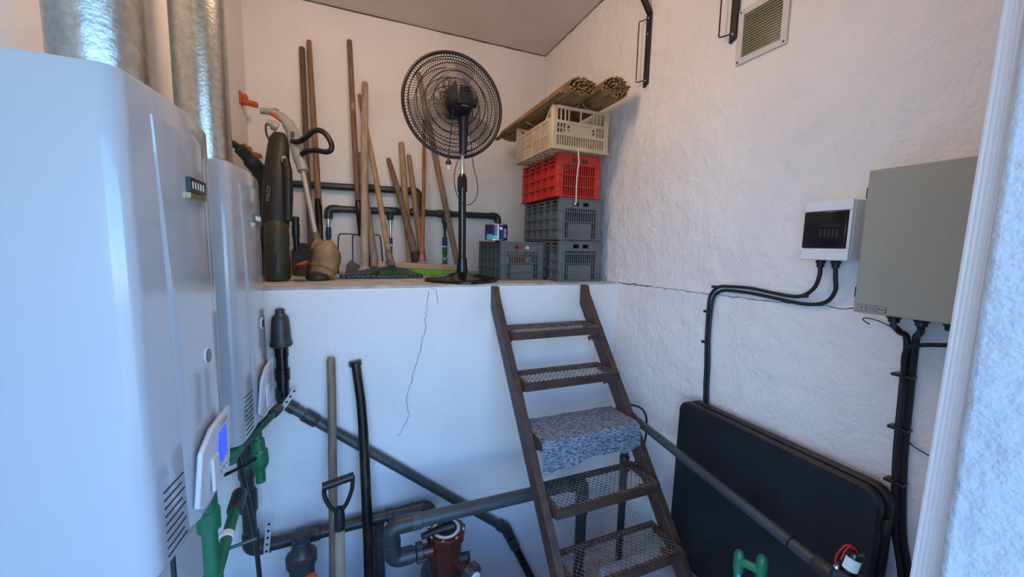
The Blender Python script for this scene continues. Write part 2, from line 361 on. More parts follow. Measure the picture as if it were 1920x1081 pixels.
def strap(c, d, L, wdt, label):
    c = Vector(c); d = Vector(d).normalized(); s = d.cross(Vector((0,-1,0))).normalized()
    o = MB().bar(c-d*L/2, c+d*L/2, wdt, .003, (0,-1,0)); r = thing('pipe_strap', c-d*L/2, label, 'strap', 'perforated steel pipe straps')
    build(o, 'band', M('zinc_strap', (.62,.62,.62), .4, .3), r)
    for k in range(5): build(MB().lathe(c+d*L*(k/4-.5)*.84-Vector((0,.0012,0)), (0,-1,0), [(0,wdt*.24),(.0012,wdt*.24)], 10), 'hole', INK, r)
strap((-.322,2.128,.845), (.55,0,.83), .15, .024, 'short perforated steel strap holding the sloping grey pipe')
strap((-.425,2.098,.165), (.12,0,1), .17, .026, 'upright perforated steel strap holding the pipe at the wall foot')
# ------------------------------------------------------------------ sloping pipe with canister
t = thing('sloping_pipe', (-.34, 2.1, PIT), 'slate grey pipe sloping down the white wall below a dark canister', 'pipe')
build(MB().lathe((-.338,2.149,1.125), (0,0,1), [(0,.043),(.006,.050),(.022,.050),(.028,.045),(.12,.040),(.145,.036),(.16,.026),(.165,.02),(.185,.02),(.19,.012)], 24), 'canister', PVCF, t)
build(MB().lathe((-.340,2.158,.86), (0,0,1), [(0,.028),(.09,.028),(.092,.034),(.15,.034),(.152,.027),(.21,.027),(.212,.031),(.27,.031)], 20), 'riser', GLOSSBLACK, t)
dd = Vector((1.243,0,-1.057)).normalized(); A = Vector((-.345,2.163,.835))
build(elbow(A, (0,0,-1), dd, .026, .03), 'elbow', PVCF, t)
B = Vector((.89,2.163,-.20)); pipe(t, A+dd*.06, B, .0265, PVCG); coupling(t, A+dd*.16, dd, .027, .08, PVCF); coupling(t, A+dd*1.27, dd, .027, .08, PVCF)
d2 = Vector((.42,-.05,-.9)).normalized(); build(MB().tube([B-dd*.06, B, B+d2*.05], .036, 16), 'elbow', PVCF, t); pipe(t, B, B+d2*.60, .027, GLOSSBLACK); coupling(t, B+d2*.12, d2, .027, .09, PVCF)
# ------------------------------------------------------------------ leaning tools on the pit wall
t = build(MB().tube([(-.119,2.168,1.045),(-.119,2.165,1.03),(-.118,2.13,.8),(-.135,1.90,PIT)], [.016,.021,.021,.021], 14), 'wooden_pole', wood('pit', (.27,.19,.13)))
tag(t, 'plain brown wooden pole leaning on the white pit wall behind the shovel', 'pole')
t = thing('steel_bar', (.045,1.93,PIT), 'worn black steel bar leaning on the white pit wall', 'bar')
build(MB().tube([(.0,2.172,1.0),(.022,2.14,.8),(.03,2.13,.66),(.036,2.08,.4),(.042,2.02,.1),(.045,1.93,PIT)], [.024,.024,.025,.026,.026,.024], 14), 'shaft', BARM, t)
build(MB().bar((.0,2.172,.985),(-.004,2.172,1.012),.062,.02,(0,1,0)), 'end_lip', BARM, t)
t = thing('shovel', (-.09,1.79,PIT), 'wooden shovel with black D-shaped handle leaning on the white pit wall', 'shovel')
c = Vector((-.085,1.86,.50))
build(MB().tube([c+Vector((-.066,0,.02)), c+Vector((.066,0,.045))], .019, 14), 'grip', BLACK, t)
build(MB().tube(smoothpath([c+Vector((-.060,0,.02)), c+Vector((-.060,0,-.03)), c+Vector((-.035,0,-.09)), c+Vector((0,0,-.125))]), .010, 10), 'handle_arm', BLACK, t)
build(MB().tube(smoothpath([c+Vector((.062,0,.045)), c+Vector((.056,0,-.02)), c+Vector((.032,0,-.085)), c+Vector((0,0,-.125))]), .010, 10), 'handle_arm', BLACK, t)
build(MB().tube([c+Vector((0,0,-.10)), c+Vector((0,0,-.13)), c+Vector((-.001,-.005,-.205))], [.018,.023,.024], 14), 'socket', BLACK, t)
build(MB().tube([c+Vector((-.001,-.004,-.20)), (-.095,1.80,-.45)], .0225, 14), 'shaft', SHOVELW, t)
m = MB(); R = []
for k in range(7):
    z = -.42-.30*k/6; wd = (.03,.09,.10,.10,.095,.08,.03)[k]; R.append([(-.095+wd*u, 1.79-.012*k/6+.02*abs(u)**2*1, z) for u in (-1,-.5,0,.5,1)]+[(-.095+wd*u, 1.794-.012*k/6+.02*abs(u)**2, z) for u in (1,.5,0,-.5,-1)])
build(m.rings(R), 'blade', BARM, t)
t = thing('pipe_valve', (-.262,1.96,-.2), 'charcoal pipe valve with wide flange and orange band near the shovel', 'valve')
build(MB().lathe((-.262,1.96,PIT), (0,0,1), [(0,.04),(.74,.04),(.75,.055),(.84,.055),(.845,.068),(.885,.068),(.89,.05),(.90,.043),(.955,.040),(.96,.036),(.985,.036),(.99,.042),(1.0,.042),(1.005,.026)], 26), 'valve_body', PVCF, t)
build(MB().lathe((-.235,1.925,.0), (.35,-.5,.8), [(0,.03),(.05,.03),(.055,.02)], 20), 'orange_cap', ORANGE, t)
# ------------------------------------------------------------------ filter with multiport valve and the long pipe
t = thing('sand_filter', (.40,1.75,PIT), 'tan pool filter topped by a brown multiport valve with black lever', 'filter')
build(MB().lathe((.40,1.75,PIT), (0,0,1), [(0,.18),(.03,.20),(.30,.21),(.55,.20),(.66,.16),(.72,.10),(.74,.08)], 36), 'tank', TANKM, t)
build(MB().lathe((.40,1.75,-.03), (0,0,1), [(0,.125),(.05,.125),(.055,.10),(.075,.095)], 28), 'clamp_ring', PVCF, t)
build(MB().lathe((.40,1.75,.02), (0,0,1), [(0,.078),(.17,.082),(.18,.096),(.215,.098),(.22,.091)], 8), 'valve_body', BROWNP, t, smooth=20)
for k in range(8):
    a = k*PI/4+.39; build(MB().lathe((.40+.086*math.cos(a),1.75+.086*math.sin(a),.238), (0,0,1), [(0,.008),(.006,.008),(.009,.004)], 10), 'bolt', STEEL, t)
build(MB().lathe((.40,1.75,.239), (0,0,1), [(0,.068),(.003,.068)], 28), 'dial_plate', LABELW, t)
build(MB().lathe((.40,1.75,.242), (0,0,1), [(0,.053),(.003,.053)], 28), 'dial_face', INK, t)
build(MB().tube([(.435,1.745,.254),(.395,1.745,.255),(.33,1.732,.256),(.275,1.72,.255)], [.022,.023,.015,.014], 14, flat=.7), 'lever', BLACK, t)
build(MB().lathe((.330,1.745,.155), (-1,0,0), [(0,.032),(.045,.032)], 20), 'port', BROWNP, t)
build(MB().lathe((.46,1.70,.07), (.45,-.8,-.15), [(0,.03),(.05,.032)], 20), 'port', BROWNP, t)
m = MB(); R = []
for h, rr in ((0,.042),(.004,.050),(.036,.050),(.04,.042)):
    R.append([(.478+.45*.92*h-(-.8*.0)+0, 1.668-.8*h*1.0, .065)]*0)
un = MB()
def knurl(base, axis, r, L, n=36):
    base = Vector(base); ax = Vector(axis).normalized(); a = ax.orthogonal().normalized(); bb = ax.cross(a)
    return MB().rings([[base+ax*h+(a*math.cos(k*2*PI/n)+bb*math.sin(k*2*PI/n))*(rr*(1 if k % 3 else 1.09)) for k in range(n)] for h, rr in ((0,r*.9),(L*.1,r),(L*.9,r),(L,r*.9))])
build(knurl((.485,1.655,.062), (.45,-.8,-.15), .05, .045), 'union_nut', PVCF, t, smooth=20)
build(MB().lathe((.505,1.62,.055), (.45,-.8,-.15), [(0,.03),(.014,.03)], 20), 'sight_cap', WHITEP, t)
build(MB().lathe((.462,1.705,.10), (.8,-.4,.3), [(0,.022),(.045,.022),(.047,.012)], 12), 'gauge_stub', PVCF, t)
build(knurl((.285,1.745,.155), (-1,0,0), .043, .034), 'union_nut', PVCF, t, smooth=20)
t = thing('long_pipe', (.15,1.75,.15), 'slate grey pipe running level from the filter to behind the ladder', 'pipe')
pipe(t, (.246,1.745,.155), (.215,1.745,.157), .034, PVCF, 'stub')
build(elbow((.142,1.745,.158), (-1,0,0), (0,0,1), .034, .040), 'elbow', PVCF, t)
pipe(t, (.142,1.745,.22), (.138,1.747,.25), .034, PVCG)
build(elbow((.138,1.75,.322), (0,0,1), (1,0,0), .034, .040), 'elbow', PVCF, t)
pipe(t, (.20,1.75,.322), (1.14,1.75,.31), .034, PVCG); coupling(t, (.255,1.75,.321), (1,0,0), .032, .05, PVCG)
build(elbow((1.19,1.75,.31), (1,0,0), (0,0,-1), .034, .04), 'elbow', PVCF, t); pipe(t, (1.19,1.75,.24), (1.19,1.75,PIT), .032, PVCO, 'drop_pipe'); coupling(t, (1.19,1.75,.16), (0,0,1), .032, .08, PVCF)
# ------------------------------------------------------------------ pipe in front of the folded table
t = thing('handrail_pipe', (1.46,1.75,-.75), 'slate grey pipe sloping past the folded black table beside the ladder', 'pipe')
P0, P1 = Vector((1.512,1.76,.655)), Vector((1.43,.66,.595)); dd = (P1-P0).normalized()
pipe(t, P0, P1, .0225, PVCG); pipe(t, P1, P1+dd*.3, .0225, PVCG); coupling(t, P1-dd*.0, dd, .0235, .10, PVCF); coupling(t, P1-dd*.13, dd, .0205, .006, RUBBER, 'clamp_band')
build(elbow(P1+dd*.34, dd, (0,0,-1), .0225, .03), 'elbow', PVCF, t); pipe(t, P1+dd*.34-Vector((0,0,.05)), P1+dd*.34-Vector((0,0,.585)), .0225, PVCG, 'post')
build(elbow(P0-dd*.03, -dd, (0,0,-1), .0225, .03), 'elbow', PVCF, t); pipe(t, P0-dd*.03-Vector((0,0,.05)), P0-dd*.03-Vector((0,0,1.415)), .0225, PVCO, 'post'); coupling(t, P0-dd*.03-Vector((0,0,.30)), (0,0,1), .024, .06, PVCF)
t = build(MB().tube(smoothpath([(1.475,1.88,.62),(1.49,1.82,.70),(1.545,1.72,.715),(1.575,1.69,.65),(1.58,1.70,.50),(1.57,1.74,.38),(1.555,1.83,.2),(1.60,1.88,-.05),(1.64,1.95,-.4),(1.64,1.95,PIT)]), .006, 8), 'loose_cable', RUBBER)
tag(t, 'loose black cable hanging behind the ladder next to the grey post', 'cable')

# ------------------------------------------------------------------ ladder stairs
t = thing('steel_ladder', (1.10,1.1,0), 'rusty brown steel ladder with mesh treads leaning on the ledge', 'ladder')
Z = [1.165,.935,.705,.475,.248]
def ly(z): return 2.225-(1.40-z)*.782
for x in (.79, 1.425):
    a = Vector((x, ly(1.395), 1.395)); c = Vector((x, ly(0)+.01, 0))
    d = (a-c).normalized(); nrm = Vector((0,-d.z,d.y)); hw = .034
    poly = [(x-.019, ly(1.398)-.01, 1.398), (x-.019, ly(1.398)+.03-.06, 1.398)]
    m = MB().prism([(x-.019, 2.197, 1.398), (x-.019, 2.197, 1.27), (x-.019, ly(0)+.055, 0), (x-.019, ly(0)-.045, 0), (x-.019, ly(1.34)-.045, 1.345), (x-.019, 2.155, 1.398)], (.038,0,0))
    build(m, 'stringer', RUST, t, bevel=.002)
gr = MB(); nx, ny = 22, 13; W_, D_ = .58, .20
for j in range(ny):
    y0 = -D_/2+D_*(j+.5)/ny; s = 1 if j % 2 else -1
    for i in range(nx*2):
        xa = -W_/2+W_*i/(nx*2); xb = -W_/2+W_*(i+1)/(nx*2); h = D_/ny/2*.98
        ya = y0+s*(h if i % 2 else -h); yb = y0+s*(-h if i % 2 else h)
        gr.bar((xa,ya,0), (xb,yb,0), .0026, .0022)
gme = None
for k, z in enumerate(Z):
    yc = ly(z)-.005; x0, x1 = .812, 1.405; ya, yb = yc-.115, yc+.105
    fr = MB().box((x0,ya,z-.042), (x1,ya+.010,z-.004)).box((x0,yb-.010,z-.03), (x1,yb,z-.004)).box((x0,ya+.010,z-.042), (x0+.010,yb-.010,z-.004)).box((x1-.010,ya+.010,z-.042), (x1,yb-.010,z-.004))
    fr.box((x0,ya,z-.004), (x1,ya+.022,z)).box((x0,yb-.022,z-.004), (x1,yb,z)).box((x0,ya+.022,z-.004), (x0+.022,yb-.022,z)).box((x1-.022,ya+.022,z-.004), (x1,yb-.022,z))
    tr = build(fr, 'tread', RUST, t, smooth=0)
    if gme is None:
        go = build(MB().add([(p[0]+1.1085, p[1]+yc-.005, p[2]+z+.001) for p in gr.v], gr.f), 'mesh_grating', MESHM, tr, smooth=0); gme = go; gy, gz = yc, z
    else:
        go = gme.copy(); COL.objects.link(go); go.parent = tr; go.location = (0, yc-gy, z-gz)
    go['kind'] = 'stuff'
    for x in (.816, 1.401): build(MB().bar((x, yc+.03, z-.105), (x, yc-.095, z-.03), .026, .006, (1,0,0)), 'brace', RUST, t)
rug = MB(); nu, nv = 40, 26; R = []
zt, yf, yb = Z[2]+.007, ly(Z[2])-.138, ly(Z[2])+.115
top = []; bot = []
for i in range(nu+1):
    u = i/nu; x = .816+(1.400-.816)*u; hang = .135-.028*u+.012*math.sin(9*u)+.006*math.sin(23*u+1)
    for j in range(nv+1):
        v = j/nv; s = v*(yb-yf+hang); wob = .003*math.sin(17*u+5*v)+.002*math.sin(31*u-9*v)
        if s < yb-yf-.02: p = (x, yb-s, zt+.004+wob*.6)
        else:
            q = s-(yb-yf-.02); a = min(q/.03, 1)*PI/2; p = (x+(.01*math.sin(4*u)*max(0,q-.03)*4), yf+.02-.02*math.sin(a)-.012*max(0, q-.03)/.1+wob, zt+.004-.02*(1-math.cos(a))-max(0, q-.03))
        top.append(p)
for k, p in enumerate(top):
    j = k % (nv+1); v = j/nv; s = v*(yb-yf+.12)
    bot.append((p[0], p[1]+(.007 if s > yb-yf-.01 else 0), p[2]-(.0035 if s <= yb-yf-.01 else 0)))
n1 = nv+1; N = len(top); fs = []
for i in range(nu):
    for j in range(nv):
        a = i*n1+j; fs += [(a, a+1, a+n1+1, a+n1), (N+a, N+a+n1, N+a+n1+1, N+a+1)]
edge = [i*n1 for i in range(nu+1)]+[nu*n1+j for j in range(1, n1)]+[i*n1+nv for i in range(nu-1, -1, -1)]+[j for j in range(nv-1, 0, -1)]
for a, c in zip(edge, edge[1:]+edge[:1]): fs.append((a, c, c+N, a+N))
tag(build(rug.add(top+bot, fs), 'rag_rug', RUGM, smooth=60), 'blue-grey woven rag rug draped over the middle ladder tread', 'rug')

# ------------------------------------------------------------------ right wall fittings
t = thing('vent_grille', (XR,1.27,2.51), 'white louvred vent grille high on the rough white wall', 'vent')
y0, y1, z0, z1 = 1.15, 1.385, 2.512, 2.755
m = MB().box((XR-.010,y0,z0), (XR+.001,y0+.028,z1)).box((XR-.010,y1-.028,z0), (XR+.001,y1,z1)).box((XR-.010,y0+.028,z0), (XR+.001,y1-.028,z0+.028)).box((XR-.010,y0+.028,z1-.028), (XR+.001,y1-.028,z1))
build(m, 'frame', M('aged_white_frame', (.62,.60,.56), .5), t, bevel=.002)
for k in range(16):
    z = z0+.034+k*.0115; build(MB().bar((XR-.001,y0+.02,z), (XR-.001,y1-.02,z), .008, .0038, (0,0,1)), 'slat', M('vent_slat', (.30,.27,.17), .4), t, smooth=0)
sm = M('ochre_glow_plate', (.30,.24,.10), .35, trans=.5); build(MB().box((XR+.05,vy0,vz0), (XR+.052,vy1,vz1)), 'glow_plate', sm, t)  # added translucent plate, gives the gaps between slats their yellow glow
for yy in (y0+.012, y1-.012):
    for zz in (z0+.012, z1-.012): build(MB().lathe((XR-.010,yy,zz), (-1,0,0), [(0,.005),(.002,.004)], 10), 'screw', INK, t)
def bracket(y, zb, label):
    r = thing('shelf_bracket', (XR-.01,y,zb), label, 'bracket', 'black folding shelf brackets')
    build(MB().prism([(XR-.001,y-.018,zb+.012),(XR-.001,y+.018,zb-.006),(XR-.001,y+.018,zb+.425),(XR-.001,y-.018,zb+.425)], (-.016,0,0)), 'wall_bar', BLACK, r, bevel=.002)
    build(MB().bar((XR-.009,y,zb+.42), (XR-.07,y,zb+.50), .036, .016, (0,1,0)), 'bent_arm', BLACK, r)
    build(MB().bar((XR-.065,y,zb+.495), (XR-.32,y,zb+.515), .03, .014, (0,0,1)), 'shelf_arm', BLACK, r)
    build(MB().tube([(XR-.315,y,zb+.515),(XR-.325,y,zb+.50),(XR-.33,y,zb+.47)], .008, 8), 'end_hook', BLACK, r)
    build(MB().tube([(XR-.012,y+.01,zb+.035),(XR-.036,y+.055,zb+.035),(XR-.038,y+.058,zb+.042),(XR-.038,y+.058,zb+.385),(XR-.036,y+.055,zb+.392),(XR-.012,y+.01,zb+.392)], .0035, 8), 'wire_loop', BLACK, r)
    for zz in (.03, .3, .39): build(MB().lathe((XR-.017,y,zb+zz), (-1,0,0), [(0,.006),(.003,.004)], 10), 'screw', STEEL, r)
bracket(2.00, 2.645, 'black folding shelf bracket above the reed mats')
bracket(1.405, 2.635, 'black folding shelf bracket next to the vent grille')
t = thing('breaker_box', (1.65,.89,1.615), 'white breaker box with dark smoked window beside the grey cabinet', 'breaker box')
y0, y1, z0, z1, xf = .80, .955, 1.617, 1.833, 1.60
build(MB().box((xf+.012,y0,z0), (XR,y1,z1)), 'case', WHITEP, t, bevel=.006)
build(MB().box((xf,y0,z0), (xf+.012,y1,z0+.043)).box((xf,y0,z1-.038), (xf+.012,y1,z1)).box((xf,y0,z0+.043), (xf+.012,y0+.010,z1-.038)).box((xf,y1-.006,z0+.043), (xf+.012,y1,z1-.038)), 'cover', WHITEP, t, bevel=.003)
wd = build(MB().box((xf-.004,y0+.011,z0+.044), (xf+.010,y1-.003,z1-.039)), 'window', SMOKE, t, bevel=.004)
for k in range(5): build(MB().box((xf-.0052,.835+k*.013,1.70), (xf-.0038,.841+k*.013,1.727)), 'breaker', M('breaker_shadow', (.03,.032,.045), .3), wd)
build(MB().box((xf-.0052,.83,1.74), (xf-.0038,.905,1.744)), 'rail', INK, wd)
for yy in (.862, .912): build(MB().lathe((1.655,yy,1.617), (0,0,-1), [(0,.015),(.012,.017),(.014,.013),(.028,.012),(.03,.008)], 12), 'cable_gland', BLACK, t)
t = thing('grey_cabinet', (1.62,.6,1.43), 'grey-green steel electrical cabinet with small printed labels at its bottom corner', 'cabinet')
y0, y1, z0, z1, xf = .40, .733, 1.452, 1.907, 1.53
build(MB().box((xf+.022,y0+.006,z0+.004), (XR,y1-.006,z1-.004)), 'case', CABG, t, bevel=.003)
dr = build(MB().box((xf,y0,z0), (xf+.020,y1,z1)), 'door', CABG, t, bevel=.004)
for zz in (1.50, 1.82): build(MB().box((xf+.010,y1,zz), (xf+.03,y1+.006,zz+.035)), 'hinge', M('dark_hinge', (.05,.05,.05), .5, .6), t)
for k in range(3):
    yy = y1-.012-k*.026
    lb = build(MB().box((xf-.0008,yy-.022,z0+.008), (xf,yy,z0+.028)), 'label_plate', INK, dr); build(MB().box((xf-.0012,yy-.021,z0+.009), (xf-.0004,yy-.001,z0+.027)), 'label_face', M('pale_grey_label', (.34,.335,.29), .5), dr)
rot = (PI/2, 0, -PI/2)
for k, (s, sz) in enumerate([('\u25B2', .012), ('CE', .012), ('IP-65', .0098)]):
    text(s if k else 'A', 'label_print', INK, dr, (xf-.0014, y1-.023-k*.026, z0+.018), rot, sz, .0002)
for k in range(4): build(MB().lathe((1.60,.655-k*.065,z0), (0,0,-1), [(0,.017),(.012,.019),(.014,.015),(.026,.014)], 14), 'cable_gland', BLACK, t)
def cable(name, pts, r, label, group=None): return tag(build(MB().tube(smoothpath(pts), r, 8), name, RUBBER), label, 'cable', group)
X = XR-.012
cable('power_cable', [(1.655,.912,1.592),(1.66,.914,1.555),(1.672,.935,1.505),(X,.985,1.468),(X,1.05,1.462),(X,1.2,1.475),(X,1.31,1.472),(X,1.375,1.462),(X,1.415,1.42),(X,1.424,1.36),(X,1.422,1.2),(X,1.412,1.05),(X,1.408,.95),(X,1.40,.80),(X,1.40,.5)], .0075, 'black cable leaving the inner gland of the breaker box along the wall')
cable('power_cable', [(1.655,.862,1.592),(1.66,.860,1.55),(1.672,.863,1.50),(X,.90,1.453),(X,.97,1.436),(X,1.08,1.443),(X,1.2,1.452),(X,1.31,1.452),(X,1.36,1.443),(X,1.394,1.41),(X,1.405,1.34),(X,1.405,1.2),(X,1.394,1.05),(X,1.390,.95),(X,1.384,.80),(X,1.382,.5)], .0075, 'black cable leaving the outer gland of the breaker box along the wall')
CL = ['where the two breaker-box cables meet below the box', 'midway along the level run of the breaker-box cables', 'on the bend of the breaker-box cables', 'just under the bend of the breaker-box cables', 'halfway down to the folded table on the breaker-box cables']
for i, (yy, zz) in enumerate([(.975,1.468),(1.195,1.476),(1.395,1.462),(1.432,1.33),(1.43,1.17)]):
    tag(build(MB().box((XR-.024,yy-.010,zz-.006), (XR,yy+.012,zz+.006)), 'cable_clip', BLACK, bevel=.002), 'black cable clip '+CL[i], 'clip', 'cable clips along the breaker-box cables')
def fall(y, xo): return [(X-xo,y,1.36),(X-xo,y-.004,1.2),(X-xo,y-.010,1.0),(X-xo,y-.020,.85),(X-xo,y-.036,.70),(X-xo,y-.066,.56),(X-xo,y-.10,.3),(X-xo,y-.11,.0)]
cable('cabinet_cable', [(1.60,.655,1.418),(1.63,.666,1.412),(1.665,.664,1.39)]+fall(.652,-.002), .0095, 'thick black cable dropping from the first gland under the grey cabinet')
cable('cabinet_cable', [(1.60,.59,1.424),(1.63,.60,1.405),(1.665,.620,1.385)]+fall(.631,-.002), .0095, 'black cable dropping from the second gland under the grey cabinet')
cable('cabinet_cable', [(1.60,.46,1.418),(1.615,.52,1.385),(1.625,.60,1.362),(1.65,.638,1.325)]+fall(.642,.018)[1:], .0065, 'black cable running in sideways under the grey cabinet and down the wall')
cable('thin_wire', [(X,.655,1.38),(X,.70,1.40),(X,.735,1.413),(X-.02,.76,1.418),(X-.02,.765,1.41),(X,.755,1.395)], .0018, 'thin loose wire end sticking out beneath the grey cabinet')
cable('thin_wire', [(X,.632,1.08),(X,.615,1.03),(X,.58,1.012),(X,.545,1.008),(X,.49,1.03),(X,.44,1.08)], .0018, 'thin wire running from the cable bundle behind the fluted door edge')
CL = ['uppermost on the cable bundle under the grey cabinet', 'where the thin wire leaves the bundle', 'level with the top of the folded table', 'low on the bundle beside the folded table edge']
for i, zz in enumerate([1.245,1.065,.88,.70]):
    tag(build(MB().box((XR-.036,.618-i*.007,zz-.005), (XR,.672-i*.008,zz+.005)), 'cable_clip', BLACK, bevel=.002), 'black cable clip '+CL[i], 'clip', 'cable clips along the cabinet cables')

# ------------------------------------------------------------------ folded table, green pipes, small pump, timber, door edge
t = thing('folding_table', (1.63,1.03,0), 'black moulded folding table, folded, standing against the right wall', 'table')
def rrect(y0, y1, z0, z1, r, n=6):
    P = []
    for cy, cz, a0 in ((y1-r, z1-r, 0), (y0+r, z1-r, PI/2), (y0+r, z0+r, PI), (y1-r, z0+r, 1.5*PI)):
        P += [(cy+r*math.cos(a0+PI/2*i/n), cz+r*math.sin(a0+PI/2*i/n)) for i in range(n+1)]
    return P
def slab(xa, xb, y0, y1, z0, z1, lean):
    prof = rrect(y0, y1, z0, z1, .06); ins = rrect(y0+.007, y1-.007, z0+.007, z1-.007, .055); L = lambda x, P: [(x+lean*z, y, z) for y, z in P]
    return MB().rings([L(xa, ins), L(xa+.006, prof), L(xb-.006, prof), L(xb, ins)])
build(slab(1.572,1.606,.62,1.468,.0,.862,.014), 'table_half', TABLE, t, smooth=30)
build(slab(1.614,1.650,.612,1.452,.0,.868,.014), 'table_half', TABLE, t, smooth=30)
for z in (.15, .72): build(MB().box((1.604,.612,z), (1.628,.632,z+.05)), 'hinge', BLACK, t)
t = thing('green_pipe_loop', (1.2,.76,0), 'green plastic pipe loop with two capped elbows in front of the folded table', 'pipe')
pa, pb = Vector((1.195,.808,0)), Vector((1.215,.745,0))
for p, zt, c in ((pa, .628, 'a'), (pb, .655, 'b')):
    pipe(t, p, p+Vector((0,0,zt-.045)), .0125, GREEN, 'riser'); build(MB().lathe(p+Vector((0,0,zt-.07)), (0,0,1), [(0,.0165),(.05,.0175),(.062,.016),(.072,.010),(.075,.002)], 16), 'elbow', GREEN, t)
build(MB().tube([pa+Vector((0,0,.598)), (pa+pb)/2+Vector((.0,0,.60)), pb+Vector((0,0,.605))], [.016,.014,.016], 14), 'cross_pipe', GREEN, t)
build(MB().tube([pb+Vector((0,0,.57)), pb+Vector((.06,-.05,.54))], .013, 12), 'branch', GREEN, t)
for p, zt, mt in ((pa, .555, M('blue_sticker', (.16,.36,.66), .4)), (pb, .585, M('grey_sticker', (.45,.50,.50), .4))):
    q = p+Vector((-.0085,-.0095,zt-.14)); build(MB().bar(q, q+Vector((0,0,.14)), .009, .003, (-.7,-.7,0)), 'sticker', mt, t)
t = thing('diaphragm_pump', (1.2,.52,0), 'small black pump motor with white label and red wires before the folded table', 'pump')
c = Vector((1.19,.512,.812)); ax = Vector((.12,-.12,.97)).normalized()
build(MB().lathe(c, ax, [(0,.018),(.003,.0195),(.056,.0195),(.059,.018),(.0592,.008),(.057,.007)], 24), 'motor', GLOSSBLACK, t)
m = MB(); a = ax.orthogonal().normalized(); bb = ax.cross(a); vdir = Vector((-.92,-.4,0)); a = (vdir-ax*vdir.dot(ax)).normalized(); bb = ax.cross(a)
R = [[c+ax*h+(a*math.cos(q)+bb*math.sin(q))*rr for rr, q in [(.0201, -.9+1.8*i/10) for i in range(11)]+[(.0194, .9-1.8*i/10) for i in range(11)]] for h in (.010, .044)]
build(m.rings(R), 'label', LABELW, t)
build(MB().tube(smoothpath([c+ax*.058-bb*.006, c+ax*.072+Vector((-.010,.010,0)), c+ax*.064+Vector((-.019,.019,0)), c+ax*.03+Vector((-.024,.024,0)), c+ax*-.005+Vector((-.018,.018,0))]), .0022, 8), 'red_wire', REDW, t)
build(MB().tube(smoothpath([c+ax*.058+bb*.005, c+ax*.069+Vector((-.006,.008,0)), c+ax*.058+Vector((-.015,.014,0)), c+ax*.028+Vector((-.019,.015,0))]), .0022, 8), 'red_wire', REDW, t)
build(MB().bar(c-ax*.035, c, .058, .045, (1,.2,0)), 'pump_head', BLACK, t, bevel=.006)
for s in (-1, 1): build(MB().lathe(c-ax*.002+bb*.024*s+a*.014, ax, [(0,.007),(.006,.006)], 10), 'screw', STEEL, t)
build(MB().box((1.15,.475,.0), (1.24,.565,.012)).box((1.17,.495,.012), (1.215,.54,.779)), 'stand', BLACK, t)
t = build(MB().box((1.47,.36,0), (1.53,.462,.80)), 'timber_post', TIMBER, bevel=.006); tag(t, 'weathered reddish timber post standing behind the fluted door edge', 'timber')
t = thing('folding_door', (.94,.3,0), 'pale fluted folding door edge stacked beside the stucco reveal', 'door')
for k in range(6):
    ya = .276+k*.0062
    build(MB().tube([(.945,ya+.014,0), (.942,ya+.003,1.2), (.935,ya-.014,2.62)], .0042, 8), 'flute', ALU, t)
build(MB().prism([(.945,.286,0),(.945,.327,0),(.935,.298,2.62),(.935,.260,2.62)], (.012,0,0)), 'slat', ALU, t)
build(MB().box((.934,.25,2.61), (.99,.34,2.63)), 'head_track', ALU, t)

# ------------------------------------------------------------------ pipes on the back wall
t = thing('pipe_manifold', (.5,3.36,1.41), 'dark olive pipe manifold with valves running low along the back wall', 'pipe')
r = .027; Y = 3.385
pipe(t, (-.62,Y,2.072), (.48,Y,2.088), r, PVCO); coupling(t, (.15,Y,2.084), (1,0,0), r, .07, PVCF)
build(elbow((.523,Y,2.088), (1,0,0), (0,0,-1), r, .035), 'elbow', PVCO, t); pipe(t, (.523,Y,2.03), (.523,Y,1.92), r, PVCO)
Y2 = 3.385; pipe(t, (-.13,Y2,1.905), (1.2,Y2,1.916), r, PVCO)
build(elbow((-.174,Y2,1.905), (-1,0,0), (0,0,-1), r, .035), 'elbow', PVCO, t)
build(elbow((1.243,Y2,1.917), (1,0,0), (0,0,-1), r, .035), 'elbow', PVCO, t); pipe(t, (1.243,Y2,1.86), (1.243,Y2,1.43), .022, PVCO)
for x in (.523, .29, .745): coupling(t, (x,Y2,1.912), (1,0,0), r, .13, PVCF, 'tee')
def drop(x, zt, segs):
    z = zt
    for L, rr, mt, nm in segs:
        build(MB().lathe((x,Y2-.005,z), (0,0,-1), [(0,rr*.92),(L*.06,rr),(L*.94,rr),(L,rr*.92)], 14), nm, mt, t); z -= L
drop(-.176, 1.85, [(.09,.012,STEEL,'drop_pipe'),(.08,.020,BLUEV,'valve'),(.265,.014,PVCO,'drop_pipe')])
drop(.29, 1.89, [(.05,.026,PVCF,'reducer'),(.15,.011,STEEL,'drop_pipe'),(.05,.017,BLUEV,'valve'),(.02,.018,WHITEP,'collar'),(.08,.014,PVCF,'drop_pipe'),(.02,.018,WHITEP,'collar'),(.10,.015,GREEN,'drop_pipe')])
drop(.748, 1.89, [(.06,.026,PVCF,'reducer'),(.05,.016,PVCF,'reducer'),(.07,.011,PVCO,'drop_pipe'),(.075,.022,BLUEV,'valve'),(.012,.024,WHITEP,'collar'),(.06,.021,GREEN,'union'),(.03,.017,GREEN,'union'),(.022,.026,M('pale_nut',(.45,.47,.42),.5),'nut'),(.05,.02,GREEN,'union'),(.05,.021,GREEN,'drop_pipe')])

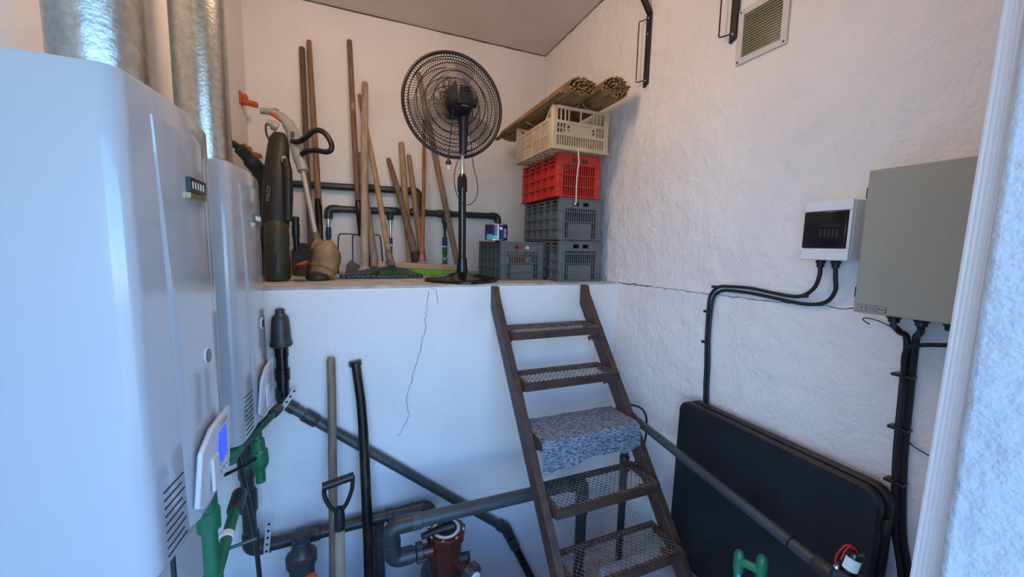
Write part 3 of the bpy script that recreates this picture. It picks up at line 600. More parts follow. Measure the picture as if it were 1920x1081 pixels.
# ------------------------------------------------------------------ long handled tools against the back wall
def handle(parent, pts, r, mat, n=12, name='shaft'):
    P = [Vector(p) for p in pts]; d = (P[1]-P[0]).normalized(); rs = r if isinstance(r, list) else [r]*len(P)
    return build(MB().tube([P[0], P[0]+d*.004, P[0]+d*.012]+P[1:], [rs[0]*.55, rs[0]*.88, rs[0]]+rs[1:], n), name, mat, parent)
def pole(name, pts, r, mat, label, cat): 
    o = handle(None, pts, r, mat, name=name); return tag(o, label, cat)
Wd = wood('dark', (.15,.085,.05)); Wm = wood('mid', (.30,.165,.085)); Wl = wood('light', (.44,.29,.17)); Wp = wood('pale', (.46,.35,.25)); Wg = wood('grey', (.33,.25,.19)); Wo = wood('orange', (.42,.16,.06)); Wb = wood('brown', (.24,.14,.08))
pole('wooden_pole', [(-.320,3.395,3.073),(-.304,3.322,2.1),(-.291,3.26,1.412)], .0195, Wd, 'dark brown wooden pole on the ledge, leaning just behind the string trimmer', 'pole')
t = thing('spade', (-.212,3.16,1.41), 'spade with orange-brown wooden shaft and dark socket behind the trimmer loop handle', 'spade')
handle(t, [(-.272,3.395,3.13),(-.250,3.32,2.5),(-.228,3.23,1.895)], [.017,.020,.022], Wm)
build(MB().tube([(-.235,3.235,1.96),(-.232,3.228,1.89),(-.222,3.19,1.62)], [.021,.026,.021], 12), 'socket', BARM, t)
m = MB(); R = []
for k in range(6):
    z = 1.66-.247*k/5; wd = (.02,.075,.08,.08,.07,.03)[k]; R.append([(-.218+wd*u, 3.188-.026*k/5+.015*u*u, z) for u in (-1,-.5,0,.5,1)]+[(-.218+wd*u, 3.192-.026*k/5+.015*u*u, z) for u in (1,.5,0,-.5,-1)])
build(m.rings(R), 'blade', BARM, t)
t = thing('garden_fork', (.06,3.12,1.41), 'garden fork with tall dark brown shaft and black wire tines', 'fork')
handle(t, [(.006,3.395,3.191),(.025,3.29,2.5),(.044,3.20,1.90)], [.019,.021,.021], Wb)
build(MB().box((.010,3.294,2.60), (.034,3.30,2.70)), 'worn_patch', Wl, t)
build(MB().tube([(.042,3.205,1.96),(.045,3.196,1.93),(.056,3.155,1.695)], [.021,.026,.018], 12), 'socket', GLOSSBLACK, t)
for s_, x0, x1 in ((0,-.101,-.105),(1,-.002,-.006),(2,.118,.112),(3,.199,.214)):
    if s_ in (0, 3):
        q = -1 if s_ == 0 else 1; pts = smoothpath([(.056,3.155,1.705),(x0-q*.035,3.155,1.708),(x0-q*.008,3.155,1.698),(x0,3.150,1.66),((x0+x1)/2,3.125,1.54),(x1,3.10,1.414)], 5)
    else: pts = [(.056,3.155,1.705),(x0+.004 if s_ == 1 else x0-.004,3.155,1.703),(x0,3.152,1.69),(x1,3.10,1.414)]
    build(MB().tube(pts, .005, 8), 'tine', BLACK, t)
t = thing('weighted_pole', (.074,2.947,1.41), 'pale thick wooden pole ending in a grey concrete lump, beside the fork', 'pole')
handle(t, [(.1095,3.30,2.865),(.0895,3.13,2.2),(.075,2.965,1.47)], [.024,.027,.028], Wp)
build(MB().lathe((.074,2.953,1.411), (0,.1,1), [(0,.03),(.01,.048),(.04,.047),(.065,.031)], 14), 'concrete_lump', M('pale_concrete', (.42,.40,.37), .95, bump=1, bs=90), t)
t = thing('hoe', (.1,3.02,1.41), 'brown hoe blade on a greyish shaft, behind the pale thick pole', 'hoe')
handle(t, [(.062,3.39,2.353),(.105,3.205,1.925),(.148,3.015,1.465)], [.021,.024,.029], Wg)
build(MB().lathe((.150,3.01,1.411), (-.05,.1,1), [(0,.03),(.055,.034),(.06,.029)], 12), 'ferrule', M('red_brown_ferrule', (.13,.04,.03), .6), t)
BBL = M('brown_blade', (.13,.085,.055), .6, .3)
build(MB().prism([(-.056,3.040,1.412),(-.05,3.040,1.475),(-.02,3.040,1.518),(.02,3.040,1.495),(.065,3.040,1.455),(.065,3.040,1.435)], (0,.007,0)), 'blade', BBL, t)
build(MB().tube([(.055,3.043,1.445),(.10,3.043,1.445),(.145,3.022,1.44)], .010, 8), 'neck', BBL, t)
t = thing('leaf_rake', (.24,2.75,1.41), 'slate plastic leaf rake lying in front of the push broom, shaft leaning on the wall', 'rake')
handle(t, [(.070,3.40,2.803),(.163,3.115,2.16),(.232,2.875,1.585)], [.015,.020,.021], Wl)
build(MB().tube([(.230,2.882,1.60),(.234,2.868,1.565),(.246,2.83,1.482)], [.021,.0245,.029], 12), 'wrapped_socket', M('faded_sticker', (.30,.17,.15), .6, col2=(.07,.07,.085), vs=40), t)
hub = Vector((.250,2.815,1.480))
for k in range(15):
    u = k/14; e = Vector((-.07+.50*u, 2.70-.035*math.sin(PI*u), 1.430)); mid = hub.lerp(e, .5)+Vector((0,0,.012))
    build(MB().tube(smoothpath([hub, mid, e, e+Vector((0,-.012,-.010))], 4), .0055, 6, flat=.6), 'tine', RAKE, t)
m = MB(); R = []
for k in range(61):
    u = k/60; x = -.085+.53*u; y = 2.695-.035*math.sin(PI*u); zz = 1.432+.004*math.sin(u*PI*32); R.append([(x,y,1.413),(x,y+.05,1.418),(x,y+.05,zz+.006),(x,y,zz)])
build(m.rings(R), 'toothed_edge', RAKE, t, smooth=20)
for k in range(17): x = -.075+.51*(k+.5)/17; build(MB().box((x-.009,2.650+.010*abs(k-8)/4,1.413), (x+.009,2.672+.010*abs(k-8)/4,1.432)), 'tooth', RAKE, t, bevel=.002)
t = thing('push_broom', (.46,2.92,1.41), 'wide wooden push broom with green bristles and thin orange shaft', 'broom')
build(MB().bar((.161,2.92,1.493),(.757,2.92,1.468),.058,.044), 'block', PALEW, t, bevel=.005)
for nm_, mt_, ua, ub in (('left_bristles', GBRI, 0., .36), ('right_bristles', LIME, .36, 1.)):
    m = MB()
    for k in range(int(150*ua), int(150*ub)):
        u = k/149; x = .172+.572*u; zt = 1.474-.024*u
        for j in range(3): m.bar((x,2.90+.02*j,zt), (x+(random.random()-.5)*.010,2.886+.022*j+(random.random()-.5)*.010,1.413), .0028, .0028, (0,1,0))
    build(m, 'bristles', mt_, t, smooth=0, stuff=True)
handle(t, [(.573,3.40,2.681),(.53,3.16,2.1),(.476,2.925,1.52)], [.0135,.0145,.0155], Wo)
build(MB().box((.445,2.893,1.502), (.505,2.948,1.519)), 'shaft_bracket', PINK, t, bevel=.003)
build(MB().lathe((.474,2.92,1.515), (.05,.22,.6), [(0,.021),(.045,.0185)], 12), 'shaft_socket', PINK, t)
t = thing('wooden_pole', (.46,3.02,1.41), 'brown wooden handle with dark wrapped foot, leaning beside the thick light pole', 'pole')
handle(t, [(.281,3.39,2.335),(.37,3.22,1.95),(.446,3.065,1.56)], [.019,.024,.031], Wb)
build(MB().tube([(.444,3.07,1.58),(.455,3.045,1.51),(.468,3.02,1.412)], [.034,.037,.038], 12), 'dark_foot', M('dark_wrap', (.035,.035,.038), .8, bump=.6, bs=80), t)
pole('wooden_pole', [(.384,3.385,2.473),(.403,3.26,1.95),(.422,3.124,1.412)], [.024,.026,.027], Wl, 'thick light wooden pole between the dark-footed handle and the push broom', 'pole')
pole('wooden_pole', [(.445,3.39,2.382),(.482,3.275,1.95),(.53,3.13,1.412)], [.018,.023,.026], wood('tan', (.40,.25,.13)), 'tan wooden handle widening downwards, next to the thin orange broom shaft', 'pole')
pole('wooden_pole', [(.525,3.39,3.046),(.66,3.24,2.25),(.804,3.084,1.412)], [.021,.024,.024], wood('far', (.32,.22,.14)), 'long brown wooden pole leaning behind the black fan', 'pole')

# ------------------------------------------------------------------ string trimmer, blower case, small tools, hooks
t = thing('string_trimmer', (-.2,2.6,1.41), 'grey electric string trimmer with black loop handle and dusty tan motor head', 'trimmer')
build(MB().tube(smoothpath([(-.53,3.0,2.47),(-.47,2.99,2.468),(-.42,2.975,2.445),(-.375,2.955,2.40),(-.345,2.93,2.33),(-.325,2.90,2.24),(-.302,2.87,2.15),(-.286,2.85,2.09)],5), [.020]*5+[.024]*5+[.030]*5+[.037]*5+[.040]*5+[.036]*6+[.032]*5, 14), 'handle_body', GREYP, t)
build(MB().tube([(-.470,2.965,2.455),(-.44,2.955,2.435),(-.415,2.95,2.41)], [.008,.012,.008], 8), 'trigger', ORANGE, t)
build(MB().tube([(-.455,2.985,2.487),(-.43,2.975,2.478)], .008, 8), 'lock_button', ORANGE, t)
build(MB().lathe((-.43,2.93,2.36), (-1,-.2,.5), [(0,.03),(.03,.03),(.035,.02),(.06,.018)], 14), 'cord_socket', GREYP, t)
build(MB().tube(smoothpath([(-.47,2.92,2.39),(-.49,2.91,2.36),(-.485,2.90,2.30),(-.455,2.90,2.24),(-.42,2.91,2.18)]), .006, 8), 'cord', RUBBER, t)
build(MB().box((-.352,2.878,2.29), (-.33,2.884,2.335)), 'rating_label', M('dark_label', (.05,.05,.055), .5), t)
build(MB().tube(smoothpath([(-.345,2.88,2.275),(-.30,2.84,2.27),(-.255,2.80,2.295),(-.205,2.77,2.332),(-.155,2.75,2.322),(-.118,2.74,2.27),(-.113,2.74,2.225),(-.14,2.75,2.205),(-.20,2.79,2.215),(-.255,2.82,2.212),(-.29,2.85,2.195)],5), .0165, 12), 'loop_handle', BLACK, t)
pipe(t, (-.290,2.855,2.10), (-.212,2.72,1.66), .0155, M('trimmer_shaft', (.46,.44,.41), .45, .2), 'shaft', 12)
build(MB().tube([(-.218,2.73,1.70),(-.209,2.715,1.65),(-.203,2.70,1.60)], [.020,.026,.03], 12), 'shaft_collar', M('dark_tan', (.16,.12,.08), .7), t)
build(MB().tube(smoothpath([(-.215,2.70,1.625),(-.175,2.68,1.60),(-.155,2.665,1.56),(-.16,2.65,1.51),(-.175,2.63,1.46),(-.185,2.61,1.425)],4), [.048]*4+[.076]*4+[.084]*4+[.080]*4+[.070]*4+[.055], 16), 'motor_head', TANH, t)
build(MB().lathe((-.20,2.61,1.412), (0,0,1), [(0,.05),(.006,.068),(.035,.068),(.042,.05)], 20), 'spool', M('dark_spool', (.035,.025,.018), .5), t)
m = MB(); R = []
for k in range(13):
    a = PI*.86+PI*.52*k/12; cx, cy = -.215, 2.60
    R.append([(cx+.05*math.cos(a),cy+.05*math.sin(a),1.525),(cx+.100*math.cos(a),cy+.125*math.sin(a),1.505),(cx+.115*math.cos(a),cy+.145*math.sin(a),1.445),(cx+.108*math.cos(a),cy+.138*math.sin(a),1.445),(cx+.094*math.cos(a),cy+.118*math.sin(a),1.50),(cx+.05*math.cos(a),cy+.05*math.sin(a),1.518)])
build(m.rings(R), 'guard', M('soiled_guard', (.07,.035,.015), .6, col2=(.03,.02,.012), vs=20), t)
m = MB(); R = []
for k in range(9):
    a = PI*.93+PI*.36*k/8; R.append([(-.215+rr*math.cos(a),2.60+rr*math.sin(a),zz) for rr, zz in ((.05,1.53),(.103,1.508),(.110,1.48),(.107,1.478),(.100,1.502),(.05,1.526))])
build(m.rings(R), 'guard_flap', ORANGE, t)
t = thing('blower_case', (-.42,2.62,1.41), 'tall near-black garden blower with olive base standing beside the heater', 'blower')
R = []
for z, cx, cy, rx, ry in ((1.72,-.418,2.645,.070,.06),(1.80,-.418,2.655,.072,.06),(1.95,-.414,2.68,.071,.055),(2.08,-.408,2.71,.066,.05),(2.2,-.402,2.74,.058,.045),(2.26,-.40,2.755,.048,.035),(2.29,-.398,2.76,.03,.02)):
    R.append([(cx+rx*math.cos(q), cy+ry*math.sin(q), z) for q in [k*2*PI/24 for k in range(24)]])
tb = build(MB().rings(R), 'tube', DKCASE, t, smooth=50)
R = []
for z, rx, ry in ((1.412,.058,.07),(1.43,.068,.08),(1.52,.070,.085),(1.58,.066,.08),(1.60,.060,.072),(1.62,.066,.075),(1.68,.066,.07),(1.74,.06,.062),(1.76,.045,.05)):
    R.append([(-.412+rx*math.cos(q), 2.60+.03*(z-1.41)/.35+ry*math.sin(q), z) for q in [k*2*PI/24 for k in range(24)]])
build(MB().rings(R), 'base', OLIVE, t, smooth=50)
build(MB().tube([(-.353,2.655,2.12),(-.345,2.645,2.05),(-.347,2.635,1.90),(-.352,2.625,1.76)], [.018,.024,.026,.022], 12), 'side_tube', DKCASE, t)
build(MB().box((-.372,2.648,2.10), (-.352,2.652,2.135)), 'tag_label', M('yellowish_label', (.42,.38,.22), .6), t)
build(MB().box((-.415,2.50,1.50), (-.40,2.512,1.57)), 'latch', BLACK, t)
text('PHILCO', 'print', M('pale_print', (.22,.22,.20), .6), t, (-.442,2.607,1.91), (PI/2, -PI/2+.1, -.1), .025, .004)
t = thing('hand_saw', (-.3,3.0,1.41), 'dark hand tool with upright black grip behind the string trimmer', 'hand tool')
build(MB().tube(smoothpath([(-.354,3.0,1.81),(-.357,3.0,1.77),(-.358,3.0,1.68),(-.355,3.0,1.58)]), [.012]+[.022]*6+[.024]*6+[.02]*6, 12), 'grip', BLACK, t)
build(MB().prism([(-.39,2.99,1.58),(-.36,2.99,1.61),(-.33,2.99,1.635),(-.22,2.99,1.62),(-.20,2.99,1.55),(-.22,2.99,1.412),(-.39,2.99,1.412)], (0,.03,0)), 'body', M('dark_brown_body', (.035,.028,.024), .7), t, bevel=.004)
for i, (y, z, lab) in enumerate([(3.25,2.595,'orange plastic tool hook, upper of two on the left wall'), (3.30,2.262,'orange plastic tool hook, lower of two on the left wall')]):
    r_ = thing('tool_hook', (XL,y,z-.04), lab, 'hook', 'orange tool hooks')
    build(MB().box((XL,y-.035,z-.035), (XL+.012,y+.035,z+.05)), 'plate', ORANGE, r_, bevel=.004)
    build(MB().bar((XL+.01,y,z-.01), (XL+.10,y,z-.022), .055, .03), 'arm', ORANGE, r_, bevel=.006); build(MB().bar((XL+.035,y,z), (XL+.03,y,z+.035), .05, .02, (1,0,0)), 'lip', ORANGE, r_, bevel=.004)
t = build(MB().tube(smoothpath([(-.66,2.85,2.22),(-.63,2.88,2.20),(-.585,2.93,2.14),(-.545,2.98,2.08),(-.52,3.0,1.98),(-.52,3.0,1.7),(-.53,3.0,1.412)]), [.02]*6+[.035]*6+[.045]*6+[.05]*6+[.05]*6+[.05]*7, 14), 'garden_bag', M('dark_teal_green', (.012,.025,.02), .6))
tag(t, 'dark green rounded bundle below the orange hooks, mostly behind the heater', 'bundle')

# ------------------------------------------------------------------ pedestal fan
t = thing('pedestal_fan', (.655,2.44,1.41), 'black pedestal fan seen from behind, standing on the ledge edge', 'fan')
fx, fy, fz, fr = .595, 2.44, 2.497, .308
m = MB(); R = []; n = 48
def baser(q): return .232+.012*math.cos(4*q)
for h, k in ((0,.96),(.004,1.0),(.014,1.0),(.020,.97)): R.append([(.655+baser(2*PI*i/n)*k*math.cos(2*PI*i/n), 2.44+baser(2*PI*i/n)*k*math.sin(2*PI*i/n), 1.411+h) for i in range(n)])
for h, k in ((.030,.75),(.046,.42),(.055,.22),(.06,.17)): R.append([(.655+.235*k*math.cos(2*PI*i/n), 2.44+.235*k*math.sin(2*PI*i/n), 1.411+h) for i in range(n)])
bs = build(m.rings(R), 'base', GLOSSBLACK, t, smooth=40)
for a in (.0, PI*.5, PI, PI*1.5):
    a += .28; c = Vector((.655+.135*math.cos(a), 2.44+.135*math.sin(a), 1.4435)); d = Vector((math.cos(a), math.sin(a), -.16)); s = Vector((-math.sin(a), math.cos(a), 0))
    P = [c+d*.048*math.cos(q)+s*.07*math.sin(q) for q in [k*2*PI/24 for k in range(24)]]
    build(MB().prism([p-Vector((0,0,.006)) for p in P], (0,0,.0075)), 'base_opening', M('opening_shadow', (.004,.004,.004), .6), bs)
build(MB().lathe((.655,2.44,1.46), (-.006,0,1), [(0,.040),(.04,.034),(.10,.030),(.105,.0245),(.52,.0245),(.522,.031),(.60,.031),(.615,.026),(.63,.020)], 20), 'lower_pole', GLOSSBLACK, t)
pipe(t, (.652,2.44,2.06), (.648,2.44,2.26), .0135, CHROME, 'upper_pole')
build(MB().tube([(.648,2.42,2.21),(.648,2.415,2.25),(.645,2.40,2.36),(.635,2.37,2.45)], [.024,.026,.030,.040], 14), 'neck', BLACK, t)
mt = Vector((fx+.012, fy-.05, fz))
mo = build(MB().lathe(mt, (0,-1,0), [(0,.085),(.03,.09),(.07,.082),(.11,.070),(.135,.050),(.14,.02)], 24), 'motor_housing', BLACK, t)
build(MB().box((fx-.03,fy-.20,fz-.05), (fx+.055,fy-.06,fz+.055)), 'gear_box', BLACK, mo, bevel=.012)
build(MB().lathe((fx+.03,fy-.19,fz+.035), (0,-1,0), [(0,.016),(.02,.014),(.022,.006)], 14), 'knob', GLOSSBLACK, mo)
build(MB().tube([(fx-.02,fy-.10,fz+.06),(fx-.022,fy-.11,fz+.10)], [.012,.009], 10), 'swing_pin', BLACK, mo)
build(MB().lathe((fx+.09,fy-.10,fz+.0), (1,0,0), [(0,.03),(.02,.03),(.024,.02)], 14), 'side_knob', BLACK, mo)
build(MB().box((fx-.005,fy-.204,fz-.062), (fx+.035,fy-.199,fz-.058)), 'maker_strip', STEEL, mo)
def ring(y, r, wr, n=64, k=6): 
    pts = [Vector((fx+r*math.cos(2*PI*i/n), y, fz+r*math.sin(2*PI*i/n))) for i in range(n)]
    return MB().rings([[p+Vector((math.cos(2*PI*i/n)*math.cos(q), 0, math.sin(2*PI*i/n)*math.cos(q)))*wr+Vector((0,math.sin(q)*wr,0)) for q in [j*2*PI/k for j in range(k)]] for i, p in list(enumerate(pts))+[(0, pts[0])]], cap=False)
build(ring(fy, fr, .0105, 72, 8), 'guard_rim', BLACK, t)
def guard(sgn, depth, r0, nm, tw):
    m = MB()
    prof = lambda q: fy+sgn*depth*(1-q**2.6)
    for q in (.28, .45, .60, .76, .90): rr = ring(prof(q), fr*q, .0027, 56, 4); m.add(rr.v, rr.f)
    for k in range(104):
        a0 = 2*PI*k/104; pts = []
        for j in range(8):
            q = r0+(1-r0)*j/7; a = a0+tw*(1-q); pts.append((fx+fr*q*math.cos(a), prof(q), fz+fr*q*math.sin(a)))
        m.tube(pts, .0019, 3, False)
    return build(m, nm, WIRE, t)
guard(-1, .075, .25, 'rear_guard', .75); guard(1, .075, .2, 'front_guard', -.75)
build(MB().lathe((fx,fy+.07,fz), (0,1,0), [(0,.062),(.008,.06),(.012,.05)], 24), 'guard_badge', BLACK, t)
BL = M('smoked_fan_blade', (.10,.115,.13), .10, alpha=.28); build(MB().lathe((fx,fy-.03,fz), (0,1,0), [(0,.045),(.06,.05),(.07,.035)], 20), 'hub', BLACK, t)
for a in (80, 200, 322):
    R = []
    for j in range(9):
        q = .05+.225*j/8; wd = .25+.42*math.sin(PI*(.12+.7*j/8)); row = []; row2 = []
        for i in range(7):
            an = math.radians(a)+(i/6-.5)*wd*1.25; y = fy+.03*(i/6-.5)*1.6; row.append((fx+q*math.cos(an), y, fz+q*math.sin(an))); row2.append((fx+q*math.cos(an), y+.002, fz+q*math.sin(an)))
        R.append(row+row2[::-1])
    build(MB().rings(R), 'blade', BL, t, smooth=50)
cdp = build(MB().tube(smoothpath([(fx-.035,fy-.14,fz-.03),(.555,2.33,2.35),(.548,2.36,2.22),(.545,2.37,2.17)]), .0028, 6), 'cord', RUBBER, t)
pl = build(MB().lathe((.545,2.37,2.175), (0,0,-1), [(0,.006),(.02,.009),(.03,.016),(.045,.018),(.048,.012)], 12), 'plug', BLACK, t); build(MB().box((.538,2.367,2.10), (.552,2.373,2.128)), 'plug_pin', M('plug_white', (.8,.74,.6), .3), pl)
build(MB().tube(smoothpath([(fx+.06,fy-.10,fz-.08),(.68,2.36,2.3),(.70,2.37,2.15),(.735,2.38,2.02),(.725,2.38,1.94),(.675,2.39,1.895),(.62,2.40,1.93),(.592,2.41,2.03),(.60,2.41,2.12),(.63,2.42,2.20)]), .0026, 6), 'cord', RUBBER, t)

# ------------------------------------------------------------------ crates
def crate(w, d, h, mat, loc, label, group, style=0):
    x0, y0, z0 = loc; x1, y1, z1 = x0+w, y0+d, z0+h
    r = thing('plastic_crate', ((x0+x1)/2, (y0+y1)/2, z0), label, 'crate', group); e = .012
    build(MB().box((x0+.006,y0+.006,z0), (x1-.006,y1-.006,z0+.012)), 'base', mat, r)
    for cx in (x0, x1-.028):
        for cy in (y0, y1-.028): build(MB().box((cx,cy,z0), (cx+.028,cy+.028,z1)), 'corner_post', mat, r, bevel=.005)
    for nm, ya, yb in (('end_panel', y0+.002, y0+.012), ('end_panel', y1-.012, y1-.002)):
        m = MB(); xa, xb = x0+.026, x1-.026; f = -1 if ya < (y0+y1)/2 else 1; o = .004
        # handle slots: rim above, web between, band below
        zs0, zs1 = z1-.055, z1-.028; xm = (xa+xb)/2
        m.box((xa,ya,zs1), (xb,yb,z1-.004)).box((xa,ya,zs0), (xm-.062,yb,zs1)).box((xm-.014,ya,zs0), (xm+.014,yb,zs1)).box((xm+.062,ya,zs0), (xb,yb,zs1)).box((xa,ya,zs0-.018), (xb,yb,zs0))
        zt = zs0-.018
        for k in range(15):
            xx = xa+.020+(xb-xa-.04)*k/14; m.box((xx-.0033,ya+.002,z0+.012), (xx+.0033,yb,zt))
        m.box((xa,ya,z0+.006), (xa+.02,yb,zt)).box((xb-.02,ya,z0+.006), (xb,yb,zt))
        if style: m.box((xa+.045,ya-.003,z0+.008), (xb-.055,yb,z0+h*.40))
        for zz in ((.2,.42,.66) if style else (.24,.5,.74)): m.box((x0-.001,ya-(.007 if f < 0 else 0),z0+h*zz), (x1+.001,yb+(.004 if f > 0 else 0),z0+h*zz+.006))
        m.box((x0-.001,ya-(.005 if f < 0 else 0),z0), (x1+.001,yb+(.005 if f > 0 else 0),z0+.010)).box((x0-.001,ya-(.005 if f < 0 else 0),z1-.012), (x1+.001,yb+(.005 if f > 0 else 0),z1-.004))
        build(m, nm, mat, r, smooth=0)
    for nm, xa, xb in (('side_panel', x0+.006, x0+.014), ('side_panel', x1-.014, x1-.006)):
        f = xa < (x0+x1)/2; pa, pb = (x0+.020, x0+.024) if f else (x1-.024, x1-.020); m = MB().box((pa,y0+.02,z0+.006), (pb,y1-.02,z1-.03)); ox, oy = (x0-.002, pa) if f else (pb, x1+.002)
        for k in range(6):
            yy = y0+.03+(d-.06)*k/5; m.box((ox,yy-.005,z0+.004), (oy,yy+.005,z1-.02))
        for zz in (.02,.26,.5,.74,.84,.93): m.box((ox,y0+.01,z0+h*zz), (oy,y1-.01,z0+h*zz+.006))
        build(m, nm, mat, r, smooth=0)
    return r
G = 'crates stacked on the ledge'
crate(.338, .57, .283, GREYC, (1.287, 2.285, 1.411), 'grey plastic crate at the bottom of the tall stack', G, 1)
crate(.338, .57, .283, GREYC, (1.276, 2.285, 1.695), 'grey plastic crate directly under the red crate', G, 1)
crate(.338, .57, .283, REDC, (1.25, 2.285, 1.979), 'red plastic crate between the grey and cream crates', G, 0)
crate(.325, .50, .268, GREYC2, (.925, 2.44, 1.411), 'dark grey plastic crate with the navy paint tin on it', G, 1)
# cream crate: own pattern, with cut-down sides
x0, y0, z0, x1, y1, z1 = 1.165, 2.215, 2.264, 1.590, 2.80, 2.528
t = thing('plastic_crate', ((x0+x1)/2, (y0+y1)/2, z0), 'cream slatted plastic crate on top of the red crate', 'crate', G)
m = MB()
for k in range(9): yy = y0+.03+(y1-y0-.06)*k/8; m.box((x0+.01,yy-.008,z0), (x1-.01,yy+.008,z0+.008))
for k in range(11): xx = x0+.02+(x1-x0-.04)*k/10; m.box((xx-.006,y0+.01,z0+.003), (xx+.006,y1-.01,z0+.010))
m.box((x0-.004,y0-.004,z0-.001), (x1+.004,y0+.02,z0+.012)).box((x0-.004,y1-.02,z0), (x1+.004,y1,z0+.012)); build(m, 'base', CREAM, t, smooth=0)
for cx in (x0, x1-.034):
    for cy in (y0, y1-.034): build(MB().box((cx,cy,z0), (cx+.034,cy+.034,z1)), 'corner_post', CREAM, t, bevel=.006)
for ya in (y0+.003, y1-.012):
    m = MB(); yb = ya+.009; xa, xb = x0+.032, x1-.032; w_ = xb-xa
    def B(u0, u1, v0, v1, ex=0): m.box((xa+w_*u0,ya-ex,z0+.264*v0), (xa+w_*u1,yb,z0+.264*v1))
    B(0,1,.93,1,.003); B(0,1,.60,.67,.003); B(0,1,.32,.38,.002); B(0,1,.03,.10)
    for u in (0,.075,.16,.235): B(u,u+.022 if u else .02,.67,.93)
    B(.475,.50,.67,.93)
    for u in (.74,.81,.89,.98): B(u,u+.02,.67,.93)
    B(.18,.20,.38,.60); B(.80,.82,.38,.60)
    for u in (0,.06,.12): B(u,u+.018,.38,.60); B(.982-u,1-u,.38,.60)
    B(0,.18,.48,.505); B(.82,1,.48,.505)
    B(.20,.215,.38,.60); B(.27,.73,.38,.60); B(.785,.80,.38,.60)
    for u in (.215,.73): B(u,u+.055,.56,.60); B(u,u+.055,.38,.42)
    for u in (.24,.73): B(u,u+.03,.47,.50)
    for k in range(21): u = k/20*.98; B(u,u+.02,.10,.32)
    B(0,1,.205,.22)
    build(m, 'end_panel', CREAM, t, smooth=0)
for xa in (x0+.003, x1-.012):
    m = MB(); xb = xa+.009; zl = z0+.19
    m.box((xa-.003,y0+.03,zl-.012), (xb+.003,y1-.03,zl+.004)).box((xa-.002,y0+.03,z0+.09), (xb+.002,y1-.03,z0+.10)).box((xa-.002,y0+.03,z0+.004), (xb+.002,y1-.03,z0+.016))
    for k in range(25): yy = y0+.04+(y1-y0-.08)*k/24; m.box((xa,yy-.004,z0+.012), (xb,yy+.004,zl))
    for k in range(5): yy = y0+.04+(y1-y0-.08)*k/4; m.box((xa-.004,yy-.009,z0), (xb+.003,yy+.009,zl))
    for a, c in ((y0+.02, y0+.10), (y1-.02, y1-.10)): m.bar(((xa+xb)/2,a,z1-.01), ((xa+xb)/2,c,zl), .012, .014, (1,0,0))
    build(m, 'side_panel', CREAM, t, smooth=0)
t = build(MB().tube(smoothpath([(1.355,2.212,2.275),(1.355,2.206,2.255),(1.362,2.207,2.19),(1.356,2.207,2.14),(1.350,2.205,2.05),(1.352,2.206,1.97),(1.352,2.206,1.93),(1.344,2.206,1.925),(1.345,2.206,1.935)]), .0042, 8), 'hanging_cord', CORD)
tag(t, 'knotted white cord hanging from the cream crate over the red one', 'cord')
# ------------------------------------------------------------------ paint tin and spray cans
t = thing('paint_tin', (.91,2.52,1.679), 'navy and teal paint tin standing on the dark grey crate', 'tin')
c = Vector((.925,2.545,1.680)); h = .112; rr = .078
build(MB().lathe(c, (0,0,1), [(0,rr),(.003,rr+.002),(.006,rr),(h-.006,rr),(h-.003,rr+.002),(h,rr),(h,rr-.008),(h-.005,rr-.01)], 32), 'can', STEEL, t)
def wrap(a0, a1, h0, h1, nm, mat, e=.0008, n=14, wav=0):
    P = [a0+(a1-a0)*i/n for i in range(n+1)]
    m = MB().rings([[c+Vector((math.cos(a)*r_, math.sin(a)*r_, z+(wav*math.sin((a-a0)*5) if k else 0))) for r_, z, k in ((rr,h0,0),(rr+e,h0,0),(rr+e,h1,1),(rr,h1,1))] for a in P]); return build(m, nm, mat, t)
wrap(-PI, PI, .007, h-.007, 'printed_wrap', NAVY, n=36); wrap(-2.9, -1.75, .007, .038, 'teal_band', TEAL, .0016, wav=.006); wrap(-1.8, -1.68, .007, h-.007, 'white_stripe', M('pale_blue_print', (.55,.68,.85), .3), .0018, 4); wrap(-1.2, -.85, .02, .08, 'side_print', M('lilac_print', (.35,.37,.55), .4), .0016, 5)
build(MB().lathe(c+Vector((rr*math.cos(-1.5),rr*math.sin(-1.5),h*.72)), (math.cos(-1.5),math.sin(-1.5),0), [(0,.010),(.004,.010),(.006,.005)], 12), 'handle_lug', WHITEP, t)
build(MB().tube(smoothpath([c+Vector((.006,-.083,h*.72)), c+Vector((.04,-.078,.055)), c+Vector((.07,-.05,.045)), c+Vector((.082,-.0,.06))]), .0018, 6), 'wire_handle', STEEL, t)
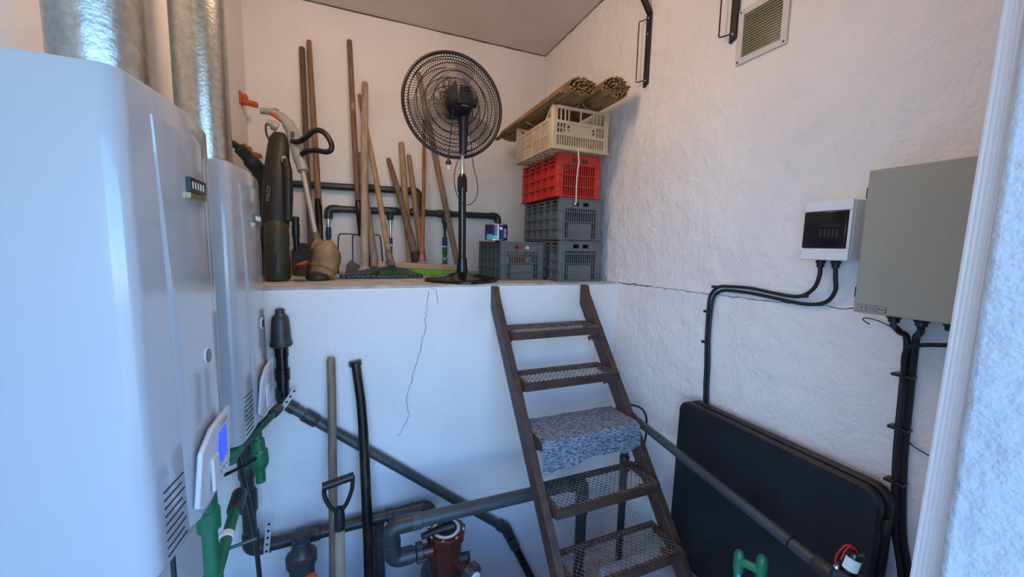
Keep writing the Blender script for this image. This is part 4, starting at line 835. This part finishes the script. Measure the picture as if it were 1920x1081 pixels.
for i, (x, cl, nm, tc) in enumerate([(.985,(.16,.20,.32),'blue-grey',(.6,.6,.62)),(1.040,(.75,.55,.02),'yellow',(.5,.04,.03)),(1.095,(.72,.58,.03),'yellow and red',(.55,.03,.03)),(1.150,(.45,.05,.04),'red',(.65,.6,.55))]):
    r_ = thing('spray_can', (x,2.50,1.424), '%s can standing inside the dark grey crate' % nm, 'can', 'cans inside the dark grey crate')
    build(MB().lathe((x,2.50,1.424), (0,0,1), [(0,.024),(.17-(i % 2)*.01,.026),(.185,.020)], 18), 'can_body', M('can_%d' % i, cl, .35), r_); build(MB().lathe((x,2.50,1.604), (0,0,1), [(0,.021),(.04,.020),(.045,.012)], 16), 'cap', M('cap_%d' % i, tc, .4), r_)
    build(MB().lathe((x,2.50,1.52), (0,0,1), [(0,.0262),(.05,.0264)], 18), 'band', M('band_%d' % i, tc, .4), r_)
# ------------------------------------------------------------------ rolled reed mats
def mat_roll(cx, cz, a, b_, ya, yb, label, turns, n, flap):
    r_ = thing('reed_mat', (cx,(ya+yb)/2,cz-b_), label, 'reed mat', 'rolled reed mats on the cream crate')
    m = MB(); me = MB(); rad = .0052
    def reed(x, z, rad):
        e0 = ya+(random.random()-.5)*.03; dx = (random.random()-.5)*.004; q = [k*PI/3 for k in range(6)]
        m.rings([[(x+rad*math.cos(k), e0, z+rad*math.sin(k)) for k in q], [(x+dx+rad*math.cos(k), yb+(random.random()-.5)*.02, z+rad*math.sin(k)) for k in q]], cap=True)
        me.prism([(x+rad*.86*math.cos(k), e0-.0008, z+rad*.86*math.sin(k)) for k in q], (0,.001,0))
    cnt = 0; t_ = 0.
    while t_ < turns*2*PI:
        s = 1-.88*(t_/(turns*2*PI)); x = cx+(a-rad)*s*math.cos(t_+.4); z = cz+(b_-rad)*s*math.sin(t_+.4)*(1 if math.sin(t_+.4) > 0 else .8)
        reed(x+(random.random()-.5)*.003, z+(random.random()-.5)*.003, rad*(.75+.4*random.random()))
        t_ += .0098/max(.02, math.hypot(a*s*math.sin(t_+.4), b_*s*math.cos(t_+.4)))
    for k in range(flap): reed(cx-a-.004-k*.0098, cz-b_*.8+.004+.006*k/max(1, flap), rad*(.8+.3*random.random()))
    build(m, 'reeds', REED, r_, stuff=True); build(me, 'reed_ends', REEDE, r_, smooth=0, stuff=True)
    for yy in (ya+.22, ya+.62):
        build(MB().tube([Vector((cx+(a+.003)*math.cos(q), yy, cz+(b_+.003)*math.sin(q)*(1 if math.sin(q) > 0 else .82))) for q in [k*2*PI/28 for k in range(29)]], .002, 5), 'tie_cord', CORD, r_)
mat_roll(1.278, 2.586, .112, .062, 2.06, 3.20, 'flattened rolled reed mat with a loose edge, over the middle of the cream crate', 3.2, 150, 4)
mat_roll(1.505, 2.606, .108, .078, 2.04, 3.18, 'round rolled reed mat lying beside the rough right wall', 4.0, 150, 0)
